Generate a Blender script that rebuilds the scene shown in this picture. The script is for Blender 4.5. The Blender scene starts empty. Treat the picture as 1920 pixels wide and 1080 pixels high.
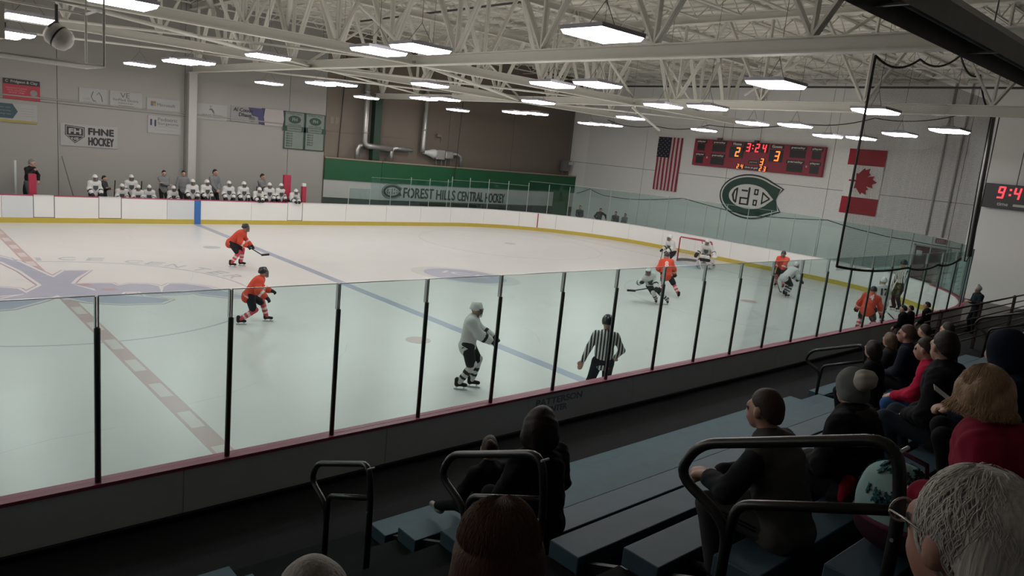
import bpy, math, random
import numpy as np
from mathutils import Matrix, Vector, Euler
random.seed(7)
SC = bpy.context.scene
COL = SC.collection
PI = math.pi

# ------------------------------------------------------------------ camera, world, exposure
cam_d = bpy.data.cameras.new('camera')
cam = bpy.data.objects.new('camera', cam_d); COL.objects.link(cam)
cam_d.sensor_width = 36.0
cam_d.lens = 36.0 * 1366.9354 / 1920.0
cam_d.clip_start = 0.05; cam_d.clip_end = 200
cam.matrix_world = (Matrix.Translation((-3.72805, -20.32316, 4.58808)) @ Matrix.Rotation(-0.744375, 4, 'Z')
                    @ Matrix.Rotation(PI / 2 - 0.185564, 4, 'X') @ Matrix.Rotation(0.10125, 4, 'Z'))
SC.camera = cam
world = bpy.data.worlds.new('world'); SC.world = world
world.use_nodes = True
world.node_tree.nodes['Background'].inputs[0].default_value = (0.5, 0.5, 0.5, 1)
world.node_tree.nodes['Background'].inputs[1].default_value = 0.02
SC.view_settings.view_transform = 'Standard'
SC.view_settings.look = 'None'
SC.view_settings.gamma = 1.0
SC.view_settings.use_curve_mapping = False
SC.view_settings.exposure = 0.0
SC.cycles.transparent_max_bounces = 24
SC.cycles.caustics_reflective = False
SC.cycles.caustics_refractive = False
PANEL_GLOW = 29.0          # the only light: the LED panels hanging over the ice

# ------------------------------------------------------------------ materials
MATS = {}
def srgb(r, g, b):
    f = lambda c: ((c / 255 + 0.055) / 1.055) ** 2.4 if c > 10 else c / 255 / 12.92
    return (f(r), f(g), f(b))
def mat(name, col, rough=0.6, metal=0.0, noise=0.0, nscale=8.0, bump=0.0, spec=0.5, emit=0.0, sheen=0.0, stretch=None):
    if name in MATS: return MATS[name]
    m = bpy.data.materials.new(name); m.use_nodes = True
    nt = m.node_tree; b = nt.nodes['Principled BSDF']
    b.inputs['Base Color'].default_value = (*col, 1)
    b.inputs['Roughness'].default_value = rough
    b.inputs['Metallic'].default_value = metal
    b.inputs['Specular IOR Level'].default_value = spec
    if sheen: b.inputs['Sheen Weight'].default_value = sheen
    if emit:
        b.inputs['Emission Color'].default_value = (*col, 1)
        b.inputs['Emission Strength'].default_value = emit
    if noise or bump:
        tc = nt.nodes.new('ShaderNodeTexCoord'); nz = nt.nodes.new('ShaderNodeTexNoise')
        nz.inputs['Scale'].default_value = nscale; nz.inputs['Detail'].default_value = 4
        if stretch:
            mp = nt.nodes.new('ShaderNodeMapping'); mp.inputs['Scale'].default_value = stretch
            nt.links.new(tc.outputs['Object'], mp.inputs['Vector']); nt.links.new(mp.outputs[0], nz.inputs['Vector'])
        else: nt.links.new(tc.outputs['Object'], nz.inputs['Vector'])
        if noise:
            mx = nt.nodes.new('ShaderNodeMix'); mx.data_type = 'RGBA'
            mx.inputs[6].default_value = (*[c * (1 - noise) for c in col], 1)
            mx.inputs[7].default_value = (*[min(1, c * (1 + noise)) for c in col], 1)
            nt.links.new(nz.outputs['Fac'], mx.inputs[0]); nt.links.new(mx.outputs[2], b.inputs['Base Color'])
        if bump:
            bp = nt.nodes.new('ShaderNodeBump'); bp.inputs['Strength'].default_value = bump
            bp.inputs['Distance'].default_value = 0.02
            nt.links.new(nz.outputs['Fac'], bp.inputs['Height']); nt.links.new(bp.outputs['Normal'], b.inputs['Normal'])
    MATS[name] = m
    return m
def glass_mat(name, tint, refl=0.06):
    if name in MATS: return MATS[name]
    m = bpy.data.materials.new(name); m.use_nodes = True
    nt = m.node_tree; nt.nodes.remove(nt.nodes['Principled BSDF'])
    out = nt.nodes['Material Output']
    tr = nt.nodes.new('ShaderNodeBsdfTransparent'); tr.inputs[0].default_value = (*tint, 1)
    gl = nt.nodes.new('ShaderNodeBsdfGlossy'); gl.inputs['Roughness'].default_value = 0.03
    lw = nt.nodes.new('ShaderNodeLayerWeight'); lw.inputs['Blend'].default_value = 0.12
    ml = nt.nodes.new('ShaderNodeMath'); ml.operation = 'MULTIPLY_ADD'
    ml.inputs[1].default_value = 0.35; ml.inputs[2].default_value = refl * 0.4
    mx = nt.nodes.new('ShaderNodeMixShader')
    nt.links.new(lw.outputs['Fresnel'], ml.inputs[0]); nt.links.new(ml.outputs[0], mx.inputs[0])
    nt.links.new(tr.outputs[0], mx.inputs[1]); nt.links.new(gl.outputs[0], mx.inputs[2])
    nt.links.new(mx.outputs[0], out.inputs['Surface'])
    MATS[name] = m
    return m
def stripe_mat(name, c1, c2, axis, period, duty=0.5, rough=0.8):
    """vertical / horizontal cloth stripes in the thing's own coordinates"""
    if name in MATS: return MATS[name]
    m = mat(name, c1, rough)
    nt = m.node_tree; b = nt.nodes['Principled BSDF']
    tc = nt.nodes.new('ShaderNodeTexCoord'); sp = nt.nodes.new('ShaderNodeSeparateXYZ')
    a = nt.nodes.new('ShaderNodeMath'); a.operation = 'MULTIPLY'; a.inputs[1].default_value = 1 / period
    f = nt.nodes.new('ShaderNodeMath'); f.operation = 'FRACT'
    g = nt.nodes.new('ShaderNodeMath'); g.operation = 'GREATER_THAN'; g.inputs[1].default_value = duty
    ad = nt.nodes.new('ShaderNodeMath'); ad.operation = 'ADD'; ad.inputs[1].default_value = 50.25
    mx = nt.nodes.new('ShaderNodeMix'); mx.data_type = 'RGBA'
    mx.inputs[6].default_value = (*c1, 1); mx.inputs[7].default_value = (*c2, 1)
    nt.links.new(tc.outputs['Object'], sp.inputs[0]); nt.links.new(sp.outputs[axis], a.inputs[0])
    nt.links.new(a.outputs[0], ad.inputs[0]); nt.links.new(ad.outputs[0], f.inputs[0]); nt.links.new(f.outputs[0], g.inputs[0])
    nt.links.new(g.outputs[0], mx.inputs[0]); nt.links.new(mx.outputs[2], b.inputs['Base Color'])
    return m

# ------------------------------------------------------------------ mesh builder
class MB:
    def __init__(s): s.v = []; s.f = []; s.m = []; s.sm = False
    def add(s, vs, fs, mi=0):
        o = len(s.v); s.v += [tuple(v) for v in vs]
        s.f += [tuple(i + o for i in f) for f in fs]; s.m += [mi] * len(fs)
        return s
    def box(s, x0, y0, z0, x1, y1, z1, mi=0):
        v = [(x, y, z) for z in (z0, z1) for y in (y0, y1) for x in (x0, x1)]
        return s.add(v, [(0, 2, 3, 1), (4, 5, 7, 6), (0, 1, 5, 4), (2, 6, 7, 3), (0, 4, 6, 2), (1, 3, 7, 5)], mi)
    def bar(s, a, b, w, h, up=(0, 0, 1), mi=0):
        """rectangular bar from a to b, w sideways, h along up"""
        a = Vector(a); b = Vector(b); d = (b - a).normalized(); u = Vector(up)
        l = d.cross(u)
        if l.length < 1e-5: l = d.cross(Vector((1, 0, 0)))
        l.normalize(); u = l.cross(d).normalized()
        q = [(-1, -1), (1, -1), (1, 1), (-1, 1)]
        v = [p + l * (i * w / 2) + u * (j * h / 2) for p in (a, b) for i, j in q]
        return s.add(v, [(3, 2, 1, 0), (4, 5, 6, 7), (0, 1, 5, 4), (1, 2, 6, 5), (2, 3, 7, 6), (3, 0, 4, 7)], mi)
    def tube(s, pts, r, n=8, mi=0, closed=False, cap=True):
        P = [Vector(p) for p in pts]; N = len(P); rings = []
        R = r if isinstance(r, (list, tuple)) else [r] * N
        prev = None
        for i in range(N):
            if closed: t = (P[(i + 1) % N] - P[i - 1])
            else: t = P[min(i + 1, N - 1)] - P[max(i - 1, 0)]
            t.normalize()
            if prev is None:
                a = Vector((0, 0, 1)) if abs(t.z) < 0.9 else Vector((1, 0, 0))
                u = t.cross(a).normalized()
            else:
                u = prev - t * prev.dot(t)
                u = u.normalized() if u.length > 1e-6 else t.cross(Vector((0, 0, 1))).normalized()
            prev = u; w = t.cross(u)
            rings.append([P[i] + (u * math.cos(2 * PI * k / n) + w * math.sin(2 * PI * k / n)) * R[i] for k in range(n)])
        v = [p for q in rings for p in q]; f = []
        for i in range(N if closed else N - 1):
            j = (i + 1) % N
            for k in range(n):
                f.append((i * n + k, i * n + (k + 1) % n, j * n + (k + 1) % n, j * n + k))
        if cap and not closed:
            f.append(tuple(range(n))[::-1]); f.append(tuple((N - 1) * n + k for k in range(n)))
        return s.add(v, f, mi)
    def prism(s, poly, o, r, u, depth, mi=0):
        """flat outline poly [(a,b)] in the plane o + a r + b u, thickened along r x u"""
        o, r, u = Vector(o), Vector(r), Vector(u); nn = r.cross(u).normalized() * depth
        n = len(poly)
        v = [o + r * a + u * b for a, b in poly] + [o + r * a + u * b + nn for a, b in poly]
        f = [tuple(range(n))[::-1], tuple(range(n, 2 * n))]
        f += [(i, (i + 1) % n, (i + 1) % n + n, i + n) for i in range(n)]
        return s.add(v, f, mi)
    def lathe(s, prof, o, ax, n=20, mi=0):
        """prof [(radius, along)] about axis ax through o"""
        o = Vector(o); ax = Vector(ax).normalized()
        a = Vector((0, 0, 1)) if abs(ax.z) < 0.9 else Vector((1, 0, 0))
        u = ax.cross(a).normalized(); w = ax.cross(u); N = len(prof)
        v = [o + ax * h + (u * math.cos(2 * PI * k / n) + w * math.sin(2 * PI * k / n)) * r for r, h in prof for k in range(n)]
        f = [(i * n + k, i * n + (k + 1) % n, (i + 1) * n + (k + 1) % n, (i + 1) * n + k) for i in range(N - 1) for k in range(n)]
        f.append(tuple(range(n))[::-1]); f.append(tuple((N - 1) * n + k for k in range(n)))
        return s.add(v, f, mi)
    def mesh(s, name, mats, smooth=False):
        me = bpy.data.meshes.new(name); me.from_pydata(s.v, [], s.f)
        for m in mats: me.materials.append(m)
        if len(mats) > 1: me.polygons.foreach_set('material_index', s.m)
        if smooth: me.polygons.foreach_set('use_smooth', [True] * len(s.f))
        me.update()
        return me
    def obj(s, name, mats, parent=None, smooth=False):
        if not isinstance(mats, (list, tuple)): mats = [mats]
        return link(name, s.mesh(name, mats, smooth), parent)
def link(name, me, parent=None, loc=None, rotz=0):
    o = bpy.data.objects.new(name, me); COL.objects.link(o)
    if parent: o.parent = parent
    if loc is not None: o.location = loc
    if rotz: o.rotation_euler = (0, 0, rotz)
    return o
def bevel(o, w=0.01, seg=2):
    b = o.modifiers.new('bevel', 'BEVEL'); b.width = w; b.segments = seg; b.limit_method = 'ANGLE'
    return o
def empty(name, loc=(0, 0, 0), rotz=0, parent=None):
    o = bpy.data.objects.new(name, None); COL.objects.link(o); o.location = loc; o.rotation_euler = (0, 0, rotz)
    o.empty_display_size = 0.1
    if parent: o.parent = parent
    return o
def tag(o, label, cat, group=None):
    o['label'] = label; o['category'] = cat
    if group: o['group'] = group
    return o
def struct(o, label=None):
    o['kind'] = 'structure'
    if label: o['label'] = label
    return o
def kids(o): return list(o.children)
def copy_tree(o, parent=None):
    c = o.copy(); COL.objects.link(c); c.parent = parent
    for k in kids(o): copy_tree(k, c)
    return c
_tc = {}
def text_mesh(s, depth=0.01):
    if (s, depth) in _tc: return _tc[(s, depth)]
    cu = bpy.data.curves.new('t', 'FONT'); cu.body = s; cu.size = 1; cu.extrude = depth; cu.resolution_u = 3
    cu.align_x = 'LEFT'
    o = bpy.data.objects.new('t', cu); COL.objects.link(o)
    dg = bpy.context.evaluated_depsgraph_get()
    me = bpy.data.meshes.new_from_object(o.evaluated_get(dg))
    bpy.data.objects.remove(o); bpy.data.curves.remove(cu)
    V = np.array([v.co[:] for v in me.vertices]); F = [tuple(p.vertices) for p in me.polygons]
    bpy.data.meshes.remove(me)
    V[:, 0] -= (V[:, 0].min() + V[:, 0].max()) / 2; V[:, 1] -= (V[:, 1].min() + V[:, 1].max()) / 2
    V[:, 0] /= max(np.ptp(V[:, 0]), 1e-6); V[:, 1] /= max(np.ptp(V[:, 1]), 1e-6); V[:, 2] /= max(np.ptp(V[:, 2]), 1e-6)
    _tc[(s, depth)] = (V, F)
    return V, F
def text(name, s, o, w, h, r, u, m, parent=None, depth=0.012, shear=0.0, bold=0.0):
    """the word s fitted into a w x h box centred on o, spanned by r and u"""
    V, F = text_mesh(s)
    o, r, u = np.array(o, float), np.array(r, float), np.array(u, float); n = np.cross(r, u)
    mb = MB()
    offs = [(0, 0)] if not bold else [(-bold, 0), (bold, 0), (0, bold), (0, -bold)]
    for k, (a, b) in enumerate(offs):
        pts = o + np.outer(V[:, 0] * w + shear * V[:, 1] * h + a, r) + np.outer(V[:, 1] * h + b, u) + np.outer(V[:, 2] * depth + k * 0.0006, n)
        mb.add(pts.tolist(), F)
    return mb.obj(name, m, parent)

# ------------------------------------------------------------------ signed-distance modelling (people): smooth union of tapered limbs
def cap(a, b, ra, rb=None, m=0): return ('c', np.array(a, float), np.array(b, float), ra, ra if rb is None else rb, m)
def ell(c, r, M=None, m=0): return ('e', np.array(c, float), np.array(r, float), np.eye(3) if M is None else np.array(M, float), 0, m)
def _dist(p, X):
    if p[0] == 'c':
        a, b, ra, rb = p[1:5]; ab = b - a; L = max(ab @ ab, 1e-9)
        h = np.clip((X - a) @ ab / L, 0, 1)
        return np.linalg.norm(X - a - h[..., None] * ab, axis=-1) - (ra + (rb - ra) * h)
    c, r, M = p[1:4]
    q = (X - c) @ M.T; k0 = np.linalg.norm(q / r, axis=-1); k1 = np.linalg.norm(q / (r * r), axis=-1)
    return k0 * (k0 - 1) / np.maximum(k1, 1e-6)
def _bb(p):
    if p[0] == 'c':
        return np.minimum(p[1] - p[3], p[2] - p[4]), np.maximum(p[1] + p[3], p[2] + p[4])
    R = p[2].max(); return p[1] - R, p[1] + R
def sdf_mesh(name, prims, vox, mats, k=0.015, cut=None, wob=0.0):
    lo = np.min([_bb(p)[0] for p in prims], 0) - 2.5 * vox; hi = np.max([_bb(p)[1] for p in prims], 0) + 2.5 * vox
    n = np.ceil((hi - lo) / vox).astype(int) + 1
    acc = np.zeros(n); 
    ax = [lo[i] + vox * np.arange(n[i]) for i in range(3)]
    mg = 5 * k + 2 * vox
    for p in prims:
        b0, b1 = _bb(p)
        i0 = np.maximum(np.floor((b0 - mg - lo) / vox).astype(int), 0); i1 = np.minimum(np.ceil((b1 + mg - lo) / vox).astype(int) + 1, n)
        G = np.stack(np.meshgrid(*[ax[j][i0[j]:i1[j]] for j in range(3)], indexing='ij'), -1)
        acc[i0[0]:i1[0], i0[1]:i1[1], i0[2]:i1[2]] += np.exp(np.clip(-_dist(p, G) / k, -60, 60))
    D = -k * np.log(acc + 1e-20)
    if wob:
        G = np.stack(np.meshgrid(*ax, indexing='ij'), -1)
        D = D + wob * (np.sin(G[..., 0] * 47 + 3 * np.sin(G[..., 2] * 19)) * np.sin(G[..., 1] * 43 + 2 * np.sin(G[..., 2] * 23)) + .6 * np.sin(G[..., 2] * 31 + G[..., 0] * 29))
    if cut is not None:
        G = np.stack(np.meshgrid(*ax, indexing='ij'), -1); D = np.maximum(D, cut(G))
    ins = D < 0
    c = [ins[i:n[0] - 1 + i, j:n[1] - 1 + j, l:n[2] - 1 + l] for i in (0, 1) for j in (0, 1) for l in (0, 1)]
    s = sum(x.astype(np.int8) for x in c); act = (s > 0) & (s < 8)
    idx = -np.ones(act.shape, int); ii = np.argwhere(act); idx[act] = np.arange(len(ii))
    acc_p = np.zeros((len(ii), 3)); cnt = np.zeros(len(ii))
    corner = [(i, j, l) for i in (0, 1) for j in (0, 1) for l in (0, 1)]
    for a in range(8):
        for b in range(a + 1, 8):
            ca, cb = np.array(corner[a]), np.array(corner[b])
            if np.abs(ca - cb).sum() != 1: continue
            da = D[tuple((ii + ca).T)]; db = D[tuple((ii + cb).T)]
            x = (da < 0) != (db < 0)
            t = np.where(x, da / np.where(x, da - db, 1), 0)
            acc_p += np.where(x[:, None], ca + t[:, None] * (cb - ca), 0); cnt += x
    V = lo + vox * (ii + acc_p / np.maximum(cnt, 1)[:, None])
    F = []
    for d in range(3):
        e = [0, 0, 0]; e[d] = 1; u, v = [(1, 2), (2, 0), (0, 1)][d]
        sl0 = [slice(1, n[j] - 1) for j in range(3)]; sl0[d] = slice(0, n[d] - 1)
        sl1 = list(sl0); sl1[d] = slice(1, n[d])
        A = ins[tuple(sl0)]; B = ins[tuple(sl1)]
        off = np.array([1, 1, 1]); off[d] = 0
        for flip in (0, 1):
            Q = np.argwhere((A & ~B) if not flip else (~A & B)) + off
            if not len(Q): continue
            U = np.zeros(3, int); U[u] = 1; W = np.zeros(3, int); W[v] = 1
            q = [idx[tuple(Q.T)], idx[tuple((Q - U).T)], idx[tuple((Q - U - W).T)], idx[tuple((Q - W).T)]]
            F.append(np.stack(q if not flip else q[::-1], 1))
    F = np.concatenate(F)
    F = F[(F >= 0).all(1)]
    me = bpy.data.meshes.new(name)
    me.vertices.add(len(V)); me.vertices.foreach_set('co', V.ravel())
    me.loops.add(F.size); me.loops.foreach_set('vertex_index', F.ravel().astype(np.int32))
    me.polygons.add(len(F)); me.polygons.foreach_set('loop_start', np.arange(0, F.size, 4, dtype=np.int32))
    for m in mats: me.materials.append(m)
    if len(mats) > 1:
        ctr = V[F].mean(1); best = np.full(len(F), 9e9); mi = np.zeros(len(F), np.int32)
        for p in prims:
            d = _dist(p, ctr); w = d < best; best[w] = d[w]; mi[w] = p[5]
        me.polygons.foreach_set('material_index', mi)
    me.update(calc_edges=True)
    me.polygons.foreach_set('use_smooth', np.ones(len(F), bool))
    me.validate()
    return me

# ------------------------------------------------------------------ the setting
M_ICE = mat('ice', (0.588, 0.577, 0.562), 0.32, noise=0.05, nscale=0.9, bump=0.02, spec=0.35)
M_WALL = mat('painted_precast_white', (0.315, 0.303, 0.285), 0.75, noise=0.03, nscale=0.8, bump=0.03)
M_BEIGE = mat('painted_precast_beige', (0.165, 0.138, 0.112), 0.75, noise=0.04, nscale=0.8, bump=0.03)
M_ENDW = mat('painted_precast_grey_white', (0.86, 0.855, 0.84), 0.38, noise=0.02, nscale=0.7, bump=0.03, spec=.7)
M_SEAM = mat('seam_grey', (0.16, 0.155, 0.145), 0.9, noise=0.1)
M_STEEL = mat('painted_steel_cream', (0.70, 0.685, 0.62), 0.5, noise=0.04, nscale=3)
M_DECK = mat('roof_deck_paint', (0.80, 0.785, 0.72), 0.7, noise=0.05, nscale=2)
M_RUBBER = mat('black_rubber_floor', (0.012, 0.012, 0.0125), 0.85, noise=0.35, nscale=14, bump=0.1, spec=.2)
M_CONC = mat('concrete_floor', (0.20, 0.19, 0.18), 0.8, noise=0.2, nscale=3, bump=0.05)
M_BOARD = mat('white_dasher_plastic', (0.74, 0.735, 0.72), 0.35, noise=0.03, nscale=1.2)
M_BOARD2 = mat('blue_white_dasher_plastic', (0.62, 0.65, 0.67), 0.35, noise=0.03, nscale=1.2)
M_KICK = mat('yellow_kick_plastic', (0.48, 0.37, 0.06), 0.4, noise=0.06, nscale=3)
M_CAPR = mat('red_cap_plastic', (0.36, 0.055, 0.11), 0.45, noise=0.08, nscale=5)
M_CAPW = mat('grey_cap_plastic', (0.55, 0.55, 0.54), 0.45, noise=0.05)
M_OUT = mat('outer_board_grey', (0.78, 0.78, 0.76), 0.6, noise=0.08, nscale=2)
M_BLUEP = mat('blue_stripe_plastic', (0.035, 0.14, 0.40), 0.4, noise=0.05)
M_REDP = mat('red_stripe_plastic', (0.33, 0.03, 0.05), 0.4, noise=0.05)
M_GLASS = glass_mat('rink_glass', (0.838, 0.923, 0.915))
M_EDGE = mat('glass_edge', (0.55, 0.63, 0.60), 0.2, noise=0.05)
M_POST = mat('dark_glass_post', (0.06, 0.078, 0.076), 0.35, noise=0.15, nscale=10)
M_ALU = mat('aluminium_post', (0.55, 0.57, 0.56), 0.35, metal=0.6, noise=0.05)
M_BLACK = mat('black_paint', (0.012, 0.012, 0.013), 0.35, noise=0.2)
M_WHITE = mat('white_paint', (0.72, 0.71, 0.69), 0.5, noise=0.03)

# ice sheet and everything painted in it
W, LX, RC, HB = 12.9, 30.1, 8.53, 1.07
A_LEN = 21.57 + 14.0; ARC = RC * PI / 2; E_LEN = 2 * 4.37
TT = [0, A_LEN, A_LEN + ARC, A_LEN + ARC + E_LEN, A_LEN + 2 * ARC + E_LEN, 2 * A_LEN + 2 * ARC + E_LEN]
def rp(t, o=0.0):
    """point on the rink outline at arc length t, moved outwards by o"""
    if t <= TT[1]: return (-14 + t, W + o)
    if t <= TT[2]:
        a = PI / 2 - (t - TT[1]) / RC; return (21.57 + (RC + o) * math.cos(a), 4.37 + (RC + o) * math.sin(a))
    if t <= TT[3]: return (LX + o, 4.37 - (t - TT[2]))
    if t <= TT[4]:
        a = -(t - TT[3]) / RC; return (21.57 + (RC + o) * math.cos(a), -4.37 + (RC + o) * math.sin(a))
    return (21.57 - (t - TT[4]), -W - o)
def t_far(x): return x + 14
def t_near(x): return TT[4] + 21.57 - x
def strip(mb, t0, t1, o0, o1, z0, z1, mi=0, step=0.45):
    n = 1 if (t1 <= TT[1] or t0 >= TT[4] or (t0 >= TT[2] and t1 <= TT[3])) else max(1, math.ceil((t1 - t0) / step))
    v = []
    for i in range(n + 1):
        t = t0 + (t1 - t0) * i / n
        for o, z in ((o0, z0), (o1, z0), (o1, z1), (o0, z1)): v.append((*rp(t, o), z))
    f = [(3, 2, 1, 0), (4 * n, 4 * n + 1, 4 * n + 2, 4 * n + 3)]
    for i in range(n):
        a, b = 4 * i, 4 * i + 4
        f += [(a + j, a + (j + 1) % 4, b + (j + 1) % 4, b + j) for j in range(4)]
    return mb.add(v, f, mi)

ice = empty('ice_sheet'); struct(ice, 'white ice sheet with faded painted lines')
outl = [rp(t, 0.02) for t in [0, TT[1]] + [TT[1] + ARC * i / 20 for i in range(1, 21)] + [TT[3] + ARC * i / 20 for i in range(0, 21)] + [TT[5]]]
mb = MB(); mb.prism(outl[::-1], (0, 0, -0.05), (1, 0, 0), (0, 1, 0), 0.05); o = mb.obj('ice_surface', M_ICE, ice)
P_RED = mat('ice_paint_red', (0.441, 0.316, 0.309), 0.32, noise=0.12, nscale=3)
P_REDL = mat('ice_paint_red_pale', (0.544, 0.485, 0.474), 0.32, noise=0.06, nscale=3)
P_BLUE = mat('ice_paint_blue', (0.294, 0.316, 0.404), 0.32, noise=0.12, nscale=2)
P_GREY = mat('ice_paint_grey', (0.382, 0.397, 0.426), 0.32, noise=0.1, nscale=3)
P_GREYL = mat('ice_paint_grey_pale', (0.507, 0.500, 0.496), 0.32, noise=0.06, nscale=3)
P_LAV = mat('ice_paint_lavender', (0.331, 0.338, 0.412), 0.32, noise=0.1, nscale=2)
P_LINE = mat('ice_paint_thin_red', (0.367, 0.265, 0.294), 0.32, noise=0.1)
P_WH = mat('ice_paint_white', (0.588, 0.573, 0.581), 0.32, noise=0.04)
import itertools
ZC = itertools.cycle(range(30))
def paint(name, polys, m, z=None):
    mb = MB()
    for p in polys:
        a = sum(p[i][0] * p[(i + 1) % len(p)][1] - p[(i + 1) % len(p)][0] * p[i][1] for i in range(len(p)))
        mb.prism(p if a > 0 else p[::-1], (0, 0, 0.0), (1, 0, 0), (0, 1, 0), (z or 0.002) + 1e-5 * next(ZC))
    return mb.obj(name, m, ice)
def ring(c, r0, r1, a0=0, a1=2 * PI, n=64):
    out = []
    for i in range(n):
        p, q = a0 + (a1 - a0) * i / n, a0 + (a1 - a0) * (i + 1) / n
        out.append([(c[0] + r * math.cos(a), c[1] + r * math.sin(a)) for r, a in ((r0, p), (r1, p), (r1, q), (r0, q))])
    return out
def disc(c, rx, ry=None, n=32, rot=0):
    ry = ry or rx
    pts = []
    for i in range(n):
        a = 2 * PI * i / n; x, y = rx * math.cos(a), ry * math.sin(a)
        pts.append((c[0] + x * math.cos(rot) - y * math.sin(rot), c[1] + x * math.sin(rot) + y * math.cos(rot)))
    return pts
rect = lambda x0, y0, x1, y1: [(x0, y0), (x1, y0), (x1, y1), (x0, y1)]
paint('center_line', [rect(-.15, -W, .15, W)], P_RED)
paint('center_line_box', [rect(-.10, -12.6 + 1.5 * i, .10, -12.6 + 1.5 * i + .72) for i in range(17)], P_REDL, 0.003)['kind'] = 'stuff'
paint('blue_line', [rect(7.38, -W, 7.68, W)], P_BLUE)
paint('goal_line', [rect(26.82, -11.1, 26.87, 11.1)], P_RED)
paint('center_circle', ring((0, 0), 4.52, 4.58, n=96), P_GREY)
for sy in (1, -1):
    paint('faceoff_circle', ring((20.74, sy * 6.7), 4.54, 4.60, n=96), P_GREYL if sy > 0 else P_GREYL)
    paint('faceoff_dot', [disc((20.74, sy * 6.7), .3)], P_GREY if sy > 0 else P_RED)
    paint('faceoff_dot', [disc((6.0, sy * 6.7), .3)], P_GREY if sy > 0 else P_RED)
paint('goal_crease', [[(26.82, 1.22)] + [(26.0 - .9 * math.cos(a), 1.22 * math.sin(a)) for a in np.linspace(PI / 2, -PI / 2, 17)] + [(26.82, -1.22)]], mat('ice_paint_crease', (0.382, 0.456, 0.514), .32, noise=.08))
# letters round the centre circle
for ch, x, y in (('N', -.51, 5.0), ('I', .29, 5.0), ('C', 1.03, 4.98), ('E', 1.76, 4.74), ('C', 2.69, 4.2), ('E', 3.22, 3.8), ('N', 3.68, 3.32), ('T', 4.2, 2.62), ('E', 4.52, 2.0), ('R', 4.78, 1.36)):
    a = math.atan2(y, x) - PI / 2
    r = (math.cos(a), math.sin(a), 0); u = (-math.sin(a), math.cos(a), 0)
    text('ice_letter', ch, (x, y, .003), .13 if ch == 'I' else .46, .52, r, u, P_GREY, ice, .002)
# club emblem at centre ice: a big sweeping X with block letters
X1 = [(-2.6, 8.0), (-1.0, 6.6), (-.25, 4.6), (.12, 2.4), (.5, 1.0), (.95, -.25), (1.9, -.85), (2.15, -1.2), (1.85, -1.5), (1.0, -1.38), (.35, -.95), (-.1, -.2), (-.25, 1.3), (-.4, 3.2), (-.75, 5.2), (-1.7, 6.8)]
X2 = [(1.2, 2.95), (.6, 3.05), (.2, 2.2), (-.25, 1.2), (-.8, .2), (-1.5, -.3), (-2.4, -.5), (-3.2, -.6), (-3.1, -1.3), (-2.2, -1.35), (-1.2, -1.2), (-.5, -.55), (.05, .2), (.35, 1.1), (.7, 2.0)]
EH = [(.42, 1.25), (1.35, 1.1), (1.42, .75), (1.75, .95), (2.2, .8), (2.35, .45), (2.15, -.55), (1.75, -.6), (1.72, -.1), (1.35, -.05), (1.2, -.35), (.75, -.2), (.8, .5)]
EA = [(2.1, -.62), (2.45, .35), (2.72, .72), (3.1, .62), (3.5, .15), (3.8, -.75), (4.3, -1.75), (3.6, -1.3), (3.1, -.85), (2.95, -.55), (2.7, -.6)]
EO = [(-2.9, 1.8), (-1.6, 1.5), (-.8, .9), (-.7, .3), (-1.5, .1), (-2.6, .2), (-3.3, .7)]
def grow(p, d):
    n = len(p); out = []
    a = sum(p[i][0] * p[(i + 1) % n][1] - p[(i + 1) % n][0] * p[i][1] for i in range(n)); s = 1 if a > 0 else -1
    for i in range(n):
        q0, q1, q2 = Vector(p[i - 1]), Vector(p[i]), Vector(p[(i + 1) % n])
        e = ((q1 - q0).normalized() + (q2 - q1).normalized())
        if e.length < 1e-6: e = q2 - q1
        e.normalize(); nn = Vector((e.y, -e.x)) * s
        out.append(tuple(q1 + nn * d))
    return out
for nm, d, m, z in (('emblem_outline', .13, P_LINE, .0024), ('emblem_border', .085, P_WH, .0031), ('emblem_letter', 0.0, P_LAV, .0038)):
    for i_, p in enumerate((EO, EH, EA, X1, X2)): paint(nm, [grow(p, d)], m, z + .00012 * i_)
paint('emblem_accent', [[(.95, .45), (1.25, .42), (1.3, .2), (.98, .2)], [(.55, 1.2), (.8, 1.18), (.85, .95), (.6, .9)], [(2.0, -.95), (2.12, -1.1), (1.95, -1.4), (1.8, -1.3)]], mat('ice_paint_rose', (0.404, 0.243, 0.272), .32, noise=.1), .0043)
# sponsor oval between blue line and goal
c0 = (12.55, -.1); ra = math.radians(-58)
paint('sponsor_ring', [disc(c0, 2.05, 1.35, 40, ra)], P_GREYL, .002)
paint('sponsor_oval', [disc(c0, 1.55, 1.15, 40, ra)], P_LAV, .003)
rr = (math.cos(-.95), math.sin(-.95), 0); uu = (-rr[1], rr[0], 0)
text('sponsor_letters', 'ICE', (12.75, .1, .0035), 1.7, .5, rr, uu, P_WH, ice, .001)
text('sponsor_letters', 'arena', (12.3, -.5, .0035), 1.2, .3, rr, uu, P_RED, ice, .001)
# skate wear
scr = MB(); rnd = random.Random(3)
for i in range(70):
    x, y = rnd.uniform(-4, 27), rnd.uniform(-11.5, 11.5); a = rnd.uniform(0, PI); l = rnd.uniform(.5, 1.8); b = a + rnd.uniform(-.4, .4)
    pts = [(x, y), (x + l * math.cos(a) * .5, y + l * math.sin(a) * .5), (x + l * (math.cos(a) + math.cos(b)) * .5, y + l * (math.sin(a) + math.sin(b)) * .5)]
    w = .012
    pl = [(p[0] - w * math.sin(a), p[1] + w * math.cos(a)) for p in pts] + [(p[0] + w * math.sin(a), p[1] - w * math.cos(a)) for p in pts[::-1]]
    scr.add([(*q, .0012) for q in pl], [(0, 1, 4, 5), (1, 2, 3, 4)])
o = scr.obj('skate_scratch', P_GREYL, ice); o['kind'] = 'stuff'

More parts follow.
